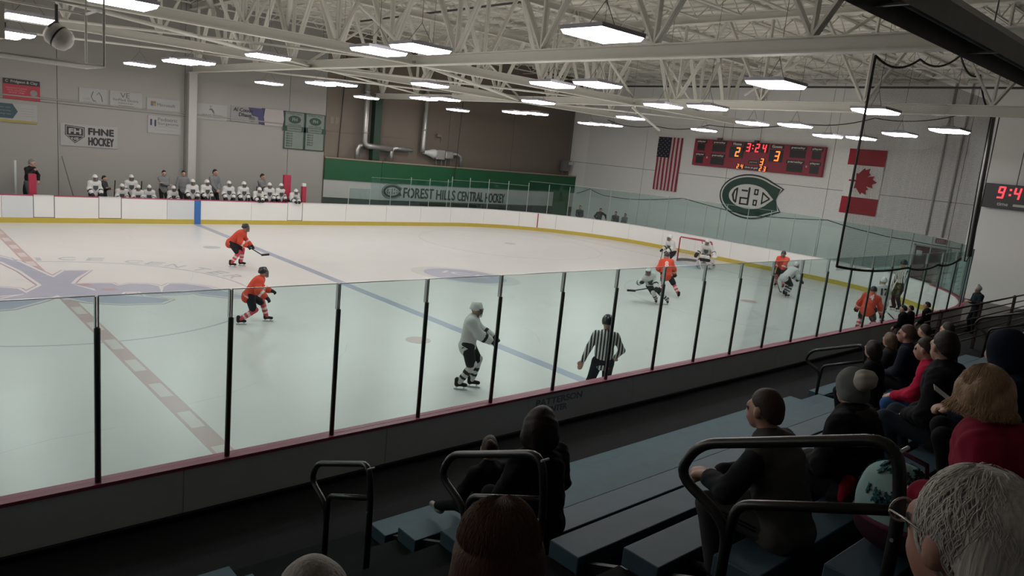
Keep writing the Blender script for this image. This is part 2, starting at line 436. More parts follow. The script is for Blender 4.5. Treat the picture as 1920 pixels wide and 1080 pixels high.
# floors
fl = empty('floor'); struct(fl, 'dark rubber floor beside the rink')
MB().box(-20, -22.6, -.1, 34.2, -13.06, .5).obj('walkway_floor', M_RUBBER, fl)
MB().box(30.27, -13.06, -.1, 34.2, 16.2, .0).obj('end_floor', M_CONC, fl)
MB().box(-20, 13.06, -.1, 30.27, 16.2, .0).obj('bench_floor', M_RUBBER, fl)
MB().box(-6, 13.1, 0, 14.9, 16.15, .32).obj('bench_platform', M_RUBBER, fl)
mb = MB()
for sy in (1, -1):
    arc = [(21.57 + (RC + .15) * math.cos(a), sy * (4.37 + (RC + .15) * math.sin(a))) for a in np.linspace(PI / 2, 0, 14)]
    pl = arc + [(30.27, sy * 13.07)]
    mb.prism(pl if sy < 0 else pl[::-1], (0, 0, -.1), (1, 0, 0), (0, 1, 0), .1)
mb.obj('corner_floor', M_CONC, fl)

# walls: precast panels with recessed joints
def wall(name, axis, val, cuts, zcuts, m, thick=.18, label=None, colour=None):
    w = empty(name); struct(w, label)
    s = 1 if val > 0 else -1
    b = MB()
    if axis == 'y': b.box(cuts[0], val + s * .03, 0, cuts[-1], val + s * (.03 + thick), zcuts[-1])
    else: b.box(val + s * .03, cuts[0], 0, val + s * (.03 + thick), cuts[-1], zcuts[-1])
    b.obj('wall_backing', M_SEAM, w)
    for i in range(len(cuts) - 1):
        for j in range(len(zcuts) - 1):
            a0, a1, z0, z1 = cuts[i] + .012, cuts[i + 1] - .012, zcuts[j] + (.012 if j else 0), zcuts[j + 1] - .012
            b = MB()
            if axis == 'y': b.box(a0, min(val, val + s * .05), z0, a1, max(val, val + s * .05), z1)
            else: b.box(min(val, val + s * .05), a0, z0, max(val, val + s * .05), a1, z1)
            b.obj('wall_panel', colour(cuts[i] + .1) if colour else m, w)
    return w
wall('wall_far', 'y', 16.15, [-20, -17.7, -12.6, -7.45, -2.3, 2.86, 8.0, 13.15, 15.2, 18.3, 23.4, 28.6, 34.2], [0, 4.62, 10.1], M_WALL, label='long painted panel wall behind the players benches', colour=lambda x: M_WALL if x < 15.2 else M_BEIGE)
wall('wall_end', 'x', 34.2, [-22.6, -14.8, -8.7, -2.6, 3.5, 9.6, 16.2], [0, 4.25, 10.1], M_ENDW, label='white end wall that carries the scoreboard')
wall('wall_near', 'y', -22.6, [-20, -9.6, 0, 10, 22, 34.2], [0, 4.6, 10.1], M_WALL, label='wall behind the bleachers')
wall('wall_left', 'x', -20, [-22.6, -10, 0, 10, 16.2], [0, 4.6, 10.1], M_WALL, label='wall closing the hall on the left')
# conduit along the far wall and cables dropping down
mb = MB(); mb.tube([(-19.5, 16.1, 4.76), (12.8, 16.1, 4.76)], .03); mb.obj('trim_1', M_WALL)['kind'] = 'structure'
mb = MB(); mb.box(33.98, -22, 9.62, 34.19, 16, 9.72); mb.obj('trim_2', M_STEEL)['kind'] = 'structure'

# ---- dasher boards
db = empty('dasher_boards'); struct(db, 'white dasher boards with yellow kick plate round the ice')
def boards(t0, t1, capm, outm, white=True, m=None):
    b = MB(); strip(b, t0 + .006, t1 - .006, 0, .035, 0.2, HB - .03); b.obj('board_panel', m or M_BOARD, db)
    b = MB(); strip(b, t0, t1, -.014, .035, 0, .2); b.obj('kick_plate', M_KICK, db)
    b = MB(); strip(b, t0, t1, -.005, .165, HB - .03, HB + .005); b.obj('cap_rail', capm, db)
    b = MB(); strip(b, t0 + .004, t1 - .004, .13, .15, .0, HB - .03); b.obj('outer_panel', outm, db)
    b = MB(); strip(b, t0, t1, .036, .129, 0, HB - .03); b.obj('board_core', M_SEAM, db)
DOORS = [(1.42, 2.13), (3.67, 4.52), (11.77, 12.54)]
far_cuts = [-14, -11.6, -9.2, -6.8, -4.4, -2.0, .4, 1.42, 2.13, 3.67, 4.52, 6.3, 7.44, 7.71, 10.0, 11.77, 12.54, 14.9, 17.3, 19.5, 21.57]
for i in range(len(far_cuts) - 1):
    a, b_ = far_cuts[i], far_cuts[i + 1]; t0, t1 = t_far(a), t_far(b_)
    if (a, b_) in DOORS:
        d = MB(); strip(d, t0 + .02, t1 - .02, .012, .06, .22, HB - .02); d.obj('bench_door', M_BOARD, db)
        d = MB(); strip(d, t0, t1, .06, .13, .2, HB - .03); d.obj('door_recess', M_SEAM, db)
        d = MB(); strip(d, t0, t1, -.014, .035, 0, .2); d.obj('kick_plate', M_KICK, db)
        d = MB(); strip(d, t0 + .02, t1 - .02, -.005, .165, HB - .02, HB + .01); d.obj('cap_rail', M_CAPW, db)
        d = MB(); strip(d, t0, t1, .13, .15, 0, HB - .03); d.obj('outer_panel', M_OUT, db)
    elif (a, b_) == (7.44, 7.71):
        d = MB(); strip(d, t0, t1, -.016, .035, 0, HB - .03); d.obj('blue_stripe', M_BLUEP, db)
        d = MB(); strip(d, t0, t1, -.005, .165, HB - .03, HB + .005); d.obj('cap_rail', M_CAPR, db)
        d = MB(); strip(d, t0, t1, .036, .15, 0, HB - .03); d.obj('board_core', M_SEAM, db)
    else:
        boards(t0, t1, M_CAPR if a < 12 else M_CAPW, M_OUT, m=M_BOARD2 if i in (6, 9, 11) else M_BOARD)
nseg = 6
tg = TT[1] + RC * math.acos((11.13 - 4.37) / RC)
for k in range(nseg): boards(TT[1] + ARC * k / nseg, TT[1] + ARC * (k + 1) / nseg, M_CAPW, M_OUT)
d = MB(); strip(d, tg - .03, tg + .03, -.016, .0, 0, HB - .03); d.obj('red_goal_stripe', M_REDP, db)
for k in range(4): boards(TT[2] + E_LEN * k / 4, TT[2] + E_LEN * (k + 1) / 4, M_CAPW, M_OUT)
for k in range(nseg): boards(TT[3] + ARC * k / nseg, TT[3] + ARC * (k + 1) / nseg, M_CAPR if k > 2 else M_CAPW, M_OUT)
x = 21.57
while x > -14:
    x1 = max(x - 2.44 if x < 21.5 else 20.62, -14); boards(t_near(x), t_near(x1), M_CAPR, M_OUT); x = x1
# faded painted lettering on the outside of the near boards
M_FADE = mat('faded_navy_lettering', (0.30, 0.33, 0.38), 0.7, noise=0.3, nscale=12)
text('outer_lettering', 'PATTERSON', (4.2, -13.052, .93), 1.0, .1, (1, 0, 0), (0, 0, 1), M_FADE, db, .004, bold=.004)
text('outer_lettering', 'ICE CENTER', (4.0, -13.052, .79), .75, .09, (1, 0, 0), (0, 0, 1), M_FADE, db, .004, bold=.004)
MB().box(-14, -13.10, .5, 22, -13.052, .56).obj('baseboard_near', M_BLACK, db)

# ---- glass
gl = empty('rink_glass'); struct(gl, 'clear glass panes above the boards')
def pane(t0, t1, z1, edge=True):
    b = MB(); strip(b, t0 + .012, t1 - .012, .074, .086, HB + .005, z1, step=.6); b.obj('glass_pane', M_GLASS, gl)
    b = MB(); strip(b, t0 + .012, t1 - .012, .073, .087, z1, z1 + .007, step=.6); b.obj('glass_edge', M_EDGE, gl)
def post_thin(t, z1, m=M_ALU, r=.02, o=.11):
    x, y = rp(t, o); MB().tube([(x, y, HB), (x, y, z1)], r, 6).obj('glass_post', m, gl)
nx = [-.88 + 1.235 * k for k in range(-10, 19)]            # near side posts
nx = [v for v in nx if v < 21.6] + [21.57]
for a, b_ in zip(nx[:-1], nx[1:]): pane(t_near(b_), t_near(a), 2.9)
pd = MB().tube([(0, 0, HB), (0, 0, 2.6), (0, 0, 2.61)], [.028, .028, .021], 10).mesh('glass_post', [M_POST], True)
pu = MB().box(-.017, .0, 2.6, -.006, .05, 2.9).box(.006, .0, 2.6, .017, .05, 2.9).mesh('glass_channel', [M_ALU])
for xx in nx[:-1]:
    p = link('glass_post', pd, gl, (xx, -13.0, 0)); link('glass_channel', pu, p, (0, 0, 0))
nc = 11
for k in range(nc):
    pane(TT[3] + ARC * k / nc, TT[3] + ARC * (k + 1) / nc, 2.9); post_thin(TT[3] + ARC * k / nc, 2.9, M_POST if k > 6 else M_ALU, .025)
    pane(TT[1] + ARC * k / nc, TT[1] + ARC * (k + 1) / nc, 2.62 if k < 4 else 2.9); post_thin(TT[1] + ARC * k / nc, 2.8)
for k in range(7):
    pane(TT[2] + E_LEN * k / 7, TT[2] + E_LEN * (k + 1) / 7, 2.95); post_thin(TT[2] + E_LEN * k / 7, 2.95)
fx = [15.06 + 1.245 * k for k in range(6)] + [21.57]
for i, (a, b_) in enumerate(zip(fx[:-1], fx[1:])): pane(t_far(a), t_far(b_), 1.9 if i == 0 else 2.5); post_thin(t_far(a), 1.95 if i < 3 else 2.62)
for a, b_ in ((-7, -5.8), (-5.8, -4.6), (-4.6, -3.4), (-3.4, -2.2), (-2.2, -1.), (-1., .2)):
    pane(t_far(a), t_far(b_), 2.3); post_thin(t_far(b_), 2.3)
b = MB().box(.2, 13.06, HB, .21, 14.6, 2.2); b.obj('glass_pane', M_GLASS, gl)
MB().tube([(1.0, 13.9, .32), (1.0, 13.9, 2.3)], .05, 8).obj('glass_post', M_ALU, gl)

# ------------------------------------------------------------------ roof: deck, joists, trusses
ce = empty('ceiling'); struct(ce, 'white steel roof deck on open web joists and trusses')
mb = MB(); n = 180; xs = np.linspace(-20, 34.2, n + 1)
for i in range(n):
    z = 10.02 if i % 2 else 10.08
    mb.add([(xs[i], -22.6, z), (xs[i + 1], -22.6, z), (xs[i + 1], 16.3, z), (xs[i], 16.3, z)], [(3, 2, 1, 0)])
    if i: mb.add([(xs[i], -22.6, 10.02), (xs[i], -22.6, 10.08), (xs[i], 16.3, 10.08), (xs[i], 16.3, 10.02)], [(0, 1, 2, 3)])
mb.box(-20, -22.6, 10.085, 34.2, 16.3, 10.2)
mb.obj('roof_deck', M_DECK, ce)
TRX = [-1.55, 8.24, 18.0]; NODE = [-20.5 + 3.25 * k for k in range(12)]      # truss lines and panel points
NODE = [-4.28 + 3.25 * k for k in range(-5, 7)]
ZB, ZT = 6.65, 9.45
def ibeam(mb, a, b, w, h, up=(0, 0, 1)):
    a = Vector(a); b = Vector(b); u = Vector(up)
    mb.bar(a + u * .012, b + u * .012, w, .024, up); mb.bar(a + u * (h - .012), b + u * (h - .012), w, .024, up)
    mb.bar(a + u * h / 2, b + u * h / 2, .016, h - .05, up)
def web_mesh(nm, d, w):
    b = MB(); d = Vector(d)
    for s in (-1, 1):
        side = Vector((s * w * .5, 0, 0)) if abs(d.x) < .01 else Vector((0, s * w * .5, 0))
        b.bar(side, d + side, .05, w * .9, (1, 0, 0) if abs(d.x) < .01 else (0, 1, 0))
    return b.mesh(nm, [M_STEEL])
w_up = web_mesh('web_member', (0, 0, ZT - ZB - .3), .07)
w_l = web_mesh('web_member', (0, -1.55, ZT - ZB - .3), .09); w_r = web_mesh('web_member', (0, 1.55, ZT - ZB - .3), .09)
bc = MB(); ibeam(bc, (0, -21.6, 0), (0, 15.85, 0), .24, .27); bc = bc.mesh('bottom_chord', [M_STEEL])
tcm = MB(); ibeam(tcm, (0, -22.5, 0), (0, 16.1, 0), .24, .25); tcm = tcm.mesh('top_chord', [M_STEEL])
for xt in TRX:
    t = empty('roof_truss', (xt, 0, 0), parent=ce)
    link('bottom_chord', bc, t, (0, 0, ZB)); link('top_chord', tcm, t, (0, 0, ZT - .02))
    for y in NODE:
        for w_ in (w_up, w_l, w_r): link('web_member', w_, t, (0, y, ZB + .25))
v_up = w_up; v_l = web_mesh('web_member', (-1.2, 0, ZT - ZB - .3), .08); v_r = web_mesh('web_member', (1.2, 0, ZT - ZB - .3), .08)
for yl, xe in ((-2.4, 26.0), (4.0, 26.0)):
    t = empty('cross_truss', (0, yl, 0), parent=ce)
    xs_ = [-14] + TRX + [xe]
    for a, b_ in zip(xs_[:-1], xs_[1:]):
        m_ = MB(); ibeam(m_, (a + .13, 0, ZB + .01), (b_ - .13, 0, ZB + .01), .2, .25); m_.obj('bottom_chord', M_STEEL, t)
        nn = 4
        for k in range(1, nn):
            xx = a + (b_ - a) * k / nn
            for w_ in (v_up, v_l, v_r): link('web_member', w_, t, (xx, 0, ZB + .24))
    m_ = MB(); ibeam(m_, (-14, 0, ZT - .3), (xe, 0, ZT - .3), .2, .2); m_.obj('top_chord', M_STEEL, t)
# plan bracing in the bottom-chord plane
br = [((-1.55, 4.0), (8.24, -2.4), .035), ((-1.55, -2.4), (8.24, 4.0), .05), ((8.24, -2.4), (18.0, 4.0), .06), ((8.24, 4.0), (18.0, -2.4), .035), ((18.0, -2.4), (26, 4.0), .035), ((18.0, 4), (26, -2.4), .035), ((8.24, 4.0), (18.0, 10.4), .035), ((8.24, 10.4), (18, 4.0), .035), ((-1.55, 10.4), (8.24, 4.0), .035)]
for (a, b_, r) in br: MB().tube([(*a, ZB + .1), (*b_, ZB + .1)], r, 8).obj('bracing_rod', M_STEEL, ce, True)
for (a, b_) in (((8.3, 4.3, 6.9), (11.5, 3.9, 9.3)), ((14.5, -2.4, 9.3), (17.9, -2.4, 6.9)), ((4.0, -2.4, 9.3), (8.1, -2.4, 6.9)), ((14, 4, 9.3), (17.9, 4, 6.9)), ((18.1, -2.4, 9.3), (22, -2.4, 6.9)), ((18.1, -10.7, 9.4), (16.2, -8.0, 6.9)), ((18, -2.3, 6.6), (20.2, -2.0, 5.95))):
    MB().tube([a, b_], .045, 8).obj('sway_brace', M_STEEL, ce, True)
# open web joists running along the hall
def joist_mesh(L):
    b = MB(); d = .55
    for s in (-.04, .04):
        b.bar((0, s, d - .03), (L, s, d - .03), .05, .05); b.bar((.6, s, .03), (L - .6, s, .03), .05, .05)
    n = round(L / .61) // 2 * 2
    for i in range(n):
        x0, x1 = L * i / n, L * (i + 1) / n
        b.bar((x0, 0, .03 if i % 2 else d - .03), (x1, 0, d - .03 if i % 2 else .03), .03, .03)
    return b.mesh('bar_joist', [M_STEEL])
bays = [(-20, -11.3), (-11.3, -1.55), (-1.55, 8.24), (8.24, 18.0), (18.0, 26.1), (26.1, 34.2)]
jm = [joist_mesh(b_ - a) for a, b_ in bays]
y = -21.3
while y < 16:
    for (a, b_), m_ in zip(bays, jm): link('bar_joist', m_, ce, (a, y, 9.46))
    y += 1.625
for xx in (2.0, 5.0, 11.5, 14.7, 21, 23.5, 28.8, 31.5, -5, -8):
    MB().bar((xx, -22, 9.5), (xx, 16, 9.5), .04, .04).obj('bridging_bar', M_STEEL, ce)
# sprinkler main: a dark pipe along the end and one across
MB().tube([(33.6, -22, 9.35), (33.6, 15.9, 9.35)], .05, 8).obj('sprinkler_pipe', mat('dark_pipe', (.05, .048, .045), .5, noise=.2), ce)
MB().tube([(12.9, -12, 9.38), (12.9, 9, 9.38)], .04, 8).obj('sprinkler_pipe', MATS['dark_pipe'], ce)
MB().tube([(3.5, 2, 9.4), (9, 15.5, 9.4)], .13, 10).obj('roof_pipe', M_STEEL, ce, True)
MB().tube([(6.2, 1, 9.3), (12.5, 15.5, 9.3)], .11, 10).obj('roof_pipe', M_STEEL, ce, True)

# columns
def column(x, y, w, z1, m, label):
    t = empty('steel_column', (x, y, 0)); tag(t, label, 'column')
    b = MB(); b.box(-w / 2, -w / 2 + .02, 0, w / 2, w / 2 - .02, z1); b.obj('shaft', m, t)
    MB().box(-w / 2 - .04, -w / 2 - .01, z1, w / 2 + .04, w / 2, z1 + .05).obj('cap_plate', m, t)
    MB().box(-w / 2 - .05, -w / 2 - .01, 0, w / 2 + .05, w / 2, .03).obj('base_plate', m, t)
column(8.24, 15.9, .36, 6.6, mat('column_white', (.43, .42, .39), .5, noise=.04), 'white square steel column against the far wall behind the bench')
M_DGREEN = mat('dark_green_paint', (0.012, 0.04, 0.022), .5, noise=.1)
column(18.15, 15.9, .44, 6.6, M_DGREEN, 'dark green steel column rising above the green lobby roof')

# ------------------------------------------------------------------ LED panels over the ice
M_LED = mat('led_diffuser', (1.0, 0.965, 0.93), .4, emit=PANEL_GLOW, noise=0)
M_HOUS = mat('fixture_housing', (0.42, 0.41, 0.47), .4, metal=.3, noise=.05)
hous = MB()
hous.box(-.53, -.40, .035, .53, .40, .075)
hous.box(-.2, -.14, .075, .2, .14, .13)
hous = hous.mesh('housing', [M_HOUS])
fr = MB(); q = lambda a, b_, z: [(-a, -b_, z), (a, -b_, z), (a, b_, z), (-a, b_, z)]
fr.add(q(.53, .40, .01) + q(.53, .40, .036) + q(.51, .385, .036) + q(.51, .385, .01), [f for k in range(4) for f in ((k, (k + 1) % 4, 4 + (k + 1) % 4, 4 + k), (4 + k, 4 + (k + 1) % 4, 8 + (k + 1) % 4, 8 + k), (8 + k, 8 + (k + 1) % 4, 12 + (k + 1) % 4, 12 + k), (12 + k, 12 + (k + 1) % 4, (k + 1) % 4, k))])
fr = fr.mesh('frame', [M_HOUS])
q = lambda a, b_, z: [(-a, -b_, z), (a, -b_, z), (a, b_, z), (-a, b_, z)]          # drop lens: sloping sides and a flat bottom
diff = MB().add(q(.51, .385, .012) + q(.48, .355, -.045), [(7, 6, 5, 4)] + [(k, 4 + k, 4 + (k + 1) % 4, (k + 1) % 4) for k in range(4)])
diff = diff.mesh('diffuser', [M_LED])
susp = MB()
for sx in (-.35, .35):
    susp.tube([(sx, 0, .075), (0, 0, .5)], .006, 5)
susp.tube([(0, 0, .5), (0, 0, 3.2)], .006, 5)
susp = susp.mesh('suspension_cable', [M_SEAM])
LIGHTS0 = [(-.5, 4.85), (-.8, -1.54), (-.39, 3.51), (-.38, -6.89), (4.18, 9.15), (4.17, 4.71), (4.31, 3.64), (4.2, -1.85), (9.07, 9.33), (9.21, 5.1), (9.35, 3.84), (4.31, -6.93), (4.3, -8.42), (13.82, 9.72), (13.61, 4.86), (13.59, 3.35), (9.43, -1.47), (9.27, -6.93), (9.26, -8.44), (13.67, -1.8), (18.72, 5.05), (18.8, 3.77), (18.8, 9.4), (4.1, -13.14), (13.78, -6.93), (13.88, -8.37), (18.84, -1.6), (23.77, 5.09), (24.09, 3.93), (9.16, -12.98), (13.67, -12.98), (18.83, -6.85), (18.94, -8.31), (23.88, -1.56), (23.37, -7.32), (23.55, -8.48), (20.73, -10.86), (18.42, -13.01)]
LIGHTS = [(round(-3.728 + 1.0935 * (x + 3.728), 2), round(-20.323 + 1.0935 * (y + 20.323), 2)) for x, y in LIGHTS0]   # measured, then set to the height that centres the grid on the rink
OFFV = [(x, y) for x in (-5.5, -10.8, -16.1) for y in (12.1, 7.3, 5.8, .1, -5.7, -7.3)] 
def row_name(y):
    for lim, s in ((10, 'row nearest the players benches'), (6.6, 'far row of the middle-far pair'), (4, 'near row of the middle-far pair'), (-3, 'single centre row'), (-6.5, 'far row of the near pair'), (-9, 'near row of the near pair'), (-11.2, 'odd position before the near row'), (-99, 'row above the near glass')):
        if y > lim: return s
colname = {-.3: 'leftmost lights', 5: 'the front line of lights', 10.4: 'the second line of lights', 15.3: 'the third line of lights', 20.7: 'the fourth line of lights', 26.3: 'the farthest line of lights', 23: 'the gap before the farthest line'}
for i, (x, y) in enumerate(LIGHTS + OFFV):
    t = empty('light_fixture', (x, y, 6.44))
    for nm, me in (('housing', hous), ('frame', fr), ('diffuser', diff), ('suspension_cable', susp)): link(nm, me, t).scale = (.94, 1.08, 1)
    if i < len(LIGHTS):
        k = min(colname, key=lambda c: abs(c - x))
        lab = 'hanging white LED panel, %s, %s' % (row_name(y), colname[k])
    else: lab = 'LED panel outside the view, %s, %s' % (row_name(y), {-5.5: 'first line beyond frame', -10.8: 'second line beyond frame', -16.1: 'third line beyond frame'}[x])
    tag(t, lab, 'light', 'LED panels hanging over the ice')

# ------------------------------------------------------------------ dark radiant heater over the bleachers, upper right
t = empty('radiant_heater', (0, 0, 0)); tag(t, 'long dark radiant tube heater hanging above the bleachers', 'heater')
M_HEAT = mat('heater_dark_steel', (0.24, 0.23, 0.22), .35, metal=.4, noise=.25, nscale=4)
mb = MB()
prof = [(-.20, -.20), (-.19, .0), (-.08, .13), (.08, .13), (.19, .0), (.20, -.20)]
for a, b_ in zip(prof[:-1], prof[1:]):
    mb.add([(x, -17.5 + p[0], 6.27 + p[1] + dz) for x in (2.0, 19.0) for p in (a, b_) for dz in (0, .012)], [(0, 4, 6, 2), (1, 3, 7, 5), (0, 1, 5, 4), (2, 6, 7, 3), (0, 2, 3, 1), (4, 5, 7, 6)])
mb.obj('reflector_hood', M_HEAT, t)
for s in (-.07, .07): MB().tube([(2.1, -17.5 + s, 6.24), (18.9, -17.5 + s, 6.24)], .05, 10).obj('heater_tube', M_HEAT, t, True)
MB().box(2.0, -17.67, 6.12, 2.03, -17.33, 6.40).obj('end_plate', M_HEAT, t)
for xx in (3, 5.5, 8, 10.5, 13, 16):
    MB().tube([(xx, -17.5, 6.4), (xx, -17.5, 9.45)], .008, 5).obj('hanger_rod', M_SEAM, t)
    MB().bar((xx, -17.69, 6.14), (xx, -17.31, 6.14), .05, .02).obj('hanger_strap', M_HEAT, t)

# ------------------------------------------------------------------ caged loudspeaker, upper left
t = empty('speaker_cage', (0, 0, 0)); tag(t, 'white tube cage hanging from the roof at upper left', 'cage')
M_CAGE = mat('white_cage_paint', (0.86, 0.84, 0.79), .5, noise=.05)
X0, X1, Y0, Y1, Z0, Z1 = -2.66, -1.66, -11.3, -10.5, 5.03, 5.62
for (a, b_) in [((X0, Y0, z), (X1, Y0, z)) for z in (Z0, Z1)] + [((X0, Y1, z), (X1, Y1, z)) for z in (Z0, Z1)] + [((x, Y0, z), (x, Y1, z)) for x in (X0, X1) for z in (Z0, Z1)] + [((x, y, Z0), (x, y, Z1)) for x in (X0, X1) for y in (Y0, Y1)] + [((X0, y, Z0), (X1, y, Z0)) for y in (-11.1, -10.9, -10.7)]:
    MB().tube([a, b_], .014, 8).obj('cage_tube', M_CAGE, t, True)
for x, y in ((X0, Y0), (X1, Y0), (X0, Y1), (X1, Y1)): MB().tube([(x, y, Z1), (x, y, 9.46)], .01, 6).obj('hanger_rod', M_CAGE, t)
t = empty('loudspeaker', (-2.02, -11.0, 5.29)); t.scale = (.82, .82, .82); tag(t, 'round white loudspeaker hanging inside the white cage', 'speaker')
ax = Vector((.72, -.45, -.52)).normalized()
M_SPK = mat('speaker_shell', (0.86, 0.83, 0.78), .45, noise=.05)
MB().lathe([(.03, -.16), (.10, -.145), (.145, -.09), (.15, -.01)], (0, 0, 0), ax, 24).obj('rear_shell', M_SPK, t, True)
MB().lathe([(.152, -.008), (.152, .012)], (0, 0, 0), ax, 24).obj('seam_band', M_BLACK, t, True)
MB().lathe([(.15, .012), (.148, .07), (.12, .13), (.06, .165), (.01, .17)], (0, 0, 0), ax, 24).obj('front_shell', M_SPK, t, True)
MB().tube([(-.02, .02, .13), (-.02, .02, .40)], .02, 8).obj('bracket', M_SEAM, t)
for s in (-1, 1): MB().tube([(-.02, .02, .2), (s * .1 - .03, s * .1, .10)], .012, 6).obj('bracket_arm', M_SEAM, t)
t = empty('speaker_box', (-2.62, -10.9, 5.33)); tag(t, 'white loudspeaker cut off by the left edge of the picture', 'speaker')
MB().box(-.14, -.14, -.14, .12, .12, .2).obj('cabinet', M_SPK, t); MB().lathe([(.03, 0), (.03, .02)], (.12, -.03, .0), (1, 0, 0), 12).obj('cone', M_BLACK, t)
MB().tube([(0, 0, .2), (0, 0, .29)], .02, 6).obj('bracket', M_SEAM, t)

# ------------------------------------------------------------------ green locker-room block at the far right
lb = empty('locker_room_block'); struct(lb, 'low white block with green fascia beside the far glass')
M_GRN = mat('green_fascia', (0.005, 0.085, 0.03), .5, noise=.08, nscale=1.5)
M_DKG = mat('dark_green_base', (0.045, 0.062, 0.052), .6, noise=.15)
M_BAN = mat('banner_white', (0.42, 0.43, 0.42), .6, noise=.04)
FP = [(15.25, 16.14), (18.4, 15.5), (34.2, 15.5)]
def facade(nm, z0, z1, m, out, x0=None, x1=None):
    mb = MB()
    for (a, b_) in zip(FP[:-1], FP[1:]):
        if a[0] >= 18 and x0: a = (x0, 15.5); b_ = (x1, 15.5)
        elif x0: continue
        d = Vector((b_[0] - a[0], b_[1] - a[1])).normalized(); nn = Vector((d.y, -d.x)) * out
        v = [(p[0] + q.x, p[1] + q.y, z) for z in (z0, z1) for p in (a, b_) for q in (Vector((0, 0)), nn)]
        mb.add(v, [(0, 1, 3, 2), (4, 6, 7, 5), (0, 2, 6, 4), (1, 5, 7, 3), (0, 4, 5, 1), (2, 3, 7, 6)])
    return mb.obj(nm, m, lb)
facade('base_wall', 0, 1.12, M_DKG, .02)
facade('banner_band', 1.1, 2.1, M_BAN, .04)
facade('green_fascia', 2.08, 3.2, M_GRN, .10)
facade('coping', 3.2, 3.27, mat('tan_coping', (.28, .22, .17), .7, noise=.1), .14)
facade('green_panel', .5, 2.12, M_GRN, .06, 32.2, 33.75)
mb = MB(); mb.add([(15.25, 16.14, 3.2), (18.4, 15.5, 3.2), (34.2, 15.5, 3.2), (34.2, 16.14, 3.2)], [(0, 1, 2, 3)]); mb.obj('block_roof', M_CONC, lb)
for xx in (21.2, 23.6, 26.0, 28.4): MB().box(xx, 15.44, .2, xx + 1.9, 15.475, 1.02).obj('window_pane', mat('dark_window', (.03, .04, .035), .15, noise=.1), lb)

# the club emblem: a wide letter C with small letters inside, built in layers
def emblem(name, o, w, r, m_line, m_white, m_green, parent=None):
    t = parent
    k = w / 3.96; o = Vector(o); r = Vector(r); u = Vector((0, 0, 1)); nn = r.cross(u)
    def cshape(e, zz):
        p = [(1.48 + e * .9, 0), (2.02 - e * 1.1, .63 - e * .2), ]
        p += [((1.93 - e) * math.cos(a), (1.26 - e) * math.sin(a)) for a in np.radians(np.linspace(50, 310, 48))]
        p += [(2.02 - e * 1.1, -.63 + e * .2)]
        return [(a * k, b * k) for a, b in p]
    def layer(nm, poly, m, d0, d1):
        mb = MB(); mb.prism(poly, o + nn * d0, r, u, d1 - d0); return mb.obj(nm, m, t)
    layer('black_outline', cshape(0, 0), m_line, 0, .02)
    layer('white_outline', cshape(.085, 0), m_white, .0, .024)
    layer('green_letter', cshape(.17, 0), m_green, .0, .028)
    inn = lambda e: [(a * k, b * k) for a, b in [(1.42 + e, 0.06 * 0)] + [((1.22 + e) * math.cos(a) - .02, (.62 + e) * math.sin(a)) for a in np.radians(np.linspace(25, 335, 40))]]
    layer('inner_rim', inn(.07), m_white, 0, .031)
    layer('inner_oval', inn(0), m_white, 0, .034)
    S = lambda pts: [(a * k, b * k) for a, b in pts]
    def letters(nm, polys, m, d):
        mb = MB()
        for p in polys:
            a = sum(p[i][0] * p[(i + 1) % len(p)][1] - p[(i + 1) % len(p)][0] * p[i][1] for i in range(len(p)))
            mb.prism(S(p if a > 0 else p[::-1]), o, r, u, d)
        x = mb.obj(nm, m, t); return x
    R = lambda a, b, c, d: [(a, b), (c, b), (c, d), (a, d)]
    letters('left_crescent', [[(-.80, .46), (-1.0, .3), (-1.12, 0), (-1.0, -.32), (-.80, -.46), (-.80, -.36), (-.93, -.22), (-.98, 0), (-.93, .22), (-.80, .36)], R(-.86, -.42, -.76, .42)], m_line, .040)
    letters('letter', [R(-.52, .26, -.12, .36), R(-.1, -.5, .02, .52), R(-.58, -.5, -.1, -.41), R(-.58, -.16, -.1, -.07), R(-.58, -.5, -.48, -.07)], m_line, .040)
    letters('letter', [R(.28, .13, .36, .47), R(.28, .39, .54, .47), R(.46, .13, .54, .47), R(.28, .13, .54, .21), R(.28, -.47, .36, -.13), R(.28, -.21, .54, -.13), R(.46, -.47, .54, -.13), R(.28, -.47, .54, -.39)], m_line, .040)
    letters('right_wedge', [R(.78, -.34, .86, .34), [(.8, .36), (.8, .25), (1.24, -.03), (1.3, .03)], [(.8, -.36), (1.3, -.03), (1.24, .03), (.8, -.25)]], m_line, .040)
M_LOGOK = mat('emblem_black', (.012, .022, .018), .5, noise=.1); M_LOGOW = mat('emblem_white', (.74, .74, .72), .5, noise=.03); M_LOGOG = mat('emblem_green', (.012, .060, .040), .5, noise=.08)
t = empty('club_emblem', (0, 0, 0)); tag(t, 'large dark green letter C emblem on the white end wall under the scoreboard', 'sign')
emblem('e', (34.17, 1.78, 3.36), 3.96, (0, -1, 0), M_LOGOK, M_LOGOW, M_LOGOG, t)
t = empty('club_banner', (0, 0, 0)); tag(t, 'white banner lettering FOREST HILLS CENTRAL HOCKEY with small C emblem below green fascia', 'sign')
M_INK = mat('dark_ink', (.035, .05, .045), .6, noise=.1)
emblem('e', (19.18, 15.44, 1.62), 1.35, (1, 0, 0), M_INK, M_BAN, M_INK, t)
for wd, xa, xb in (('FOREST', 19.98, 22.1), ('HILLS', 22.32, 23.72), ('CENTRAL', 23.92, 25.95), ('HOCKEY', 26.15, 27.75)):
    text('word', wd, ((xa + xb) / 2, 15.45, 1.565 - (xa - 20) * .014), xb - xa, .58, (1, 0, 0), (0, 0, 1), M_INK, t, .012, bold=.018)

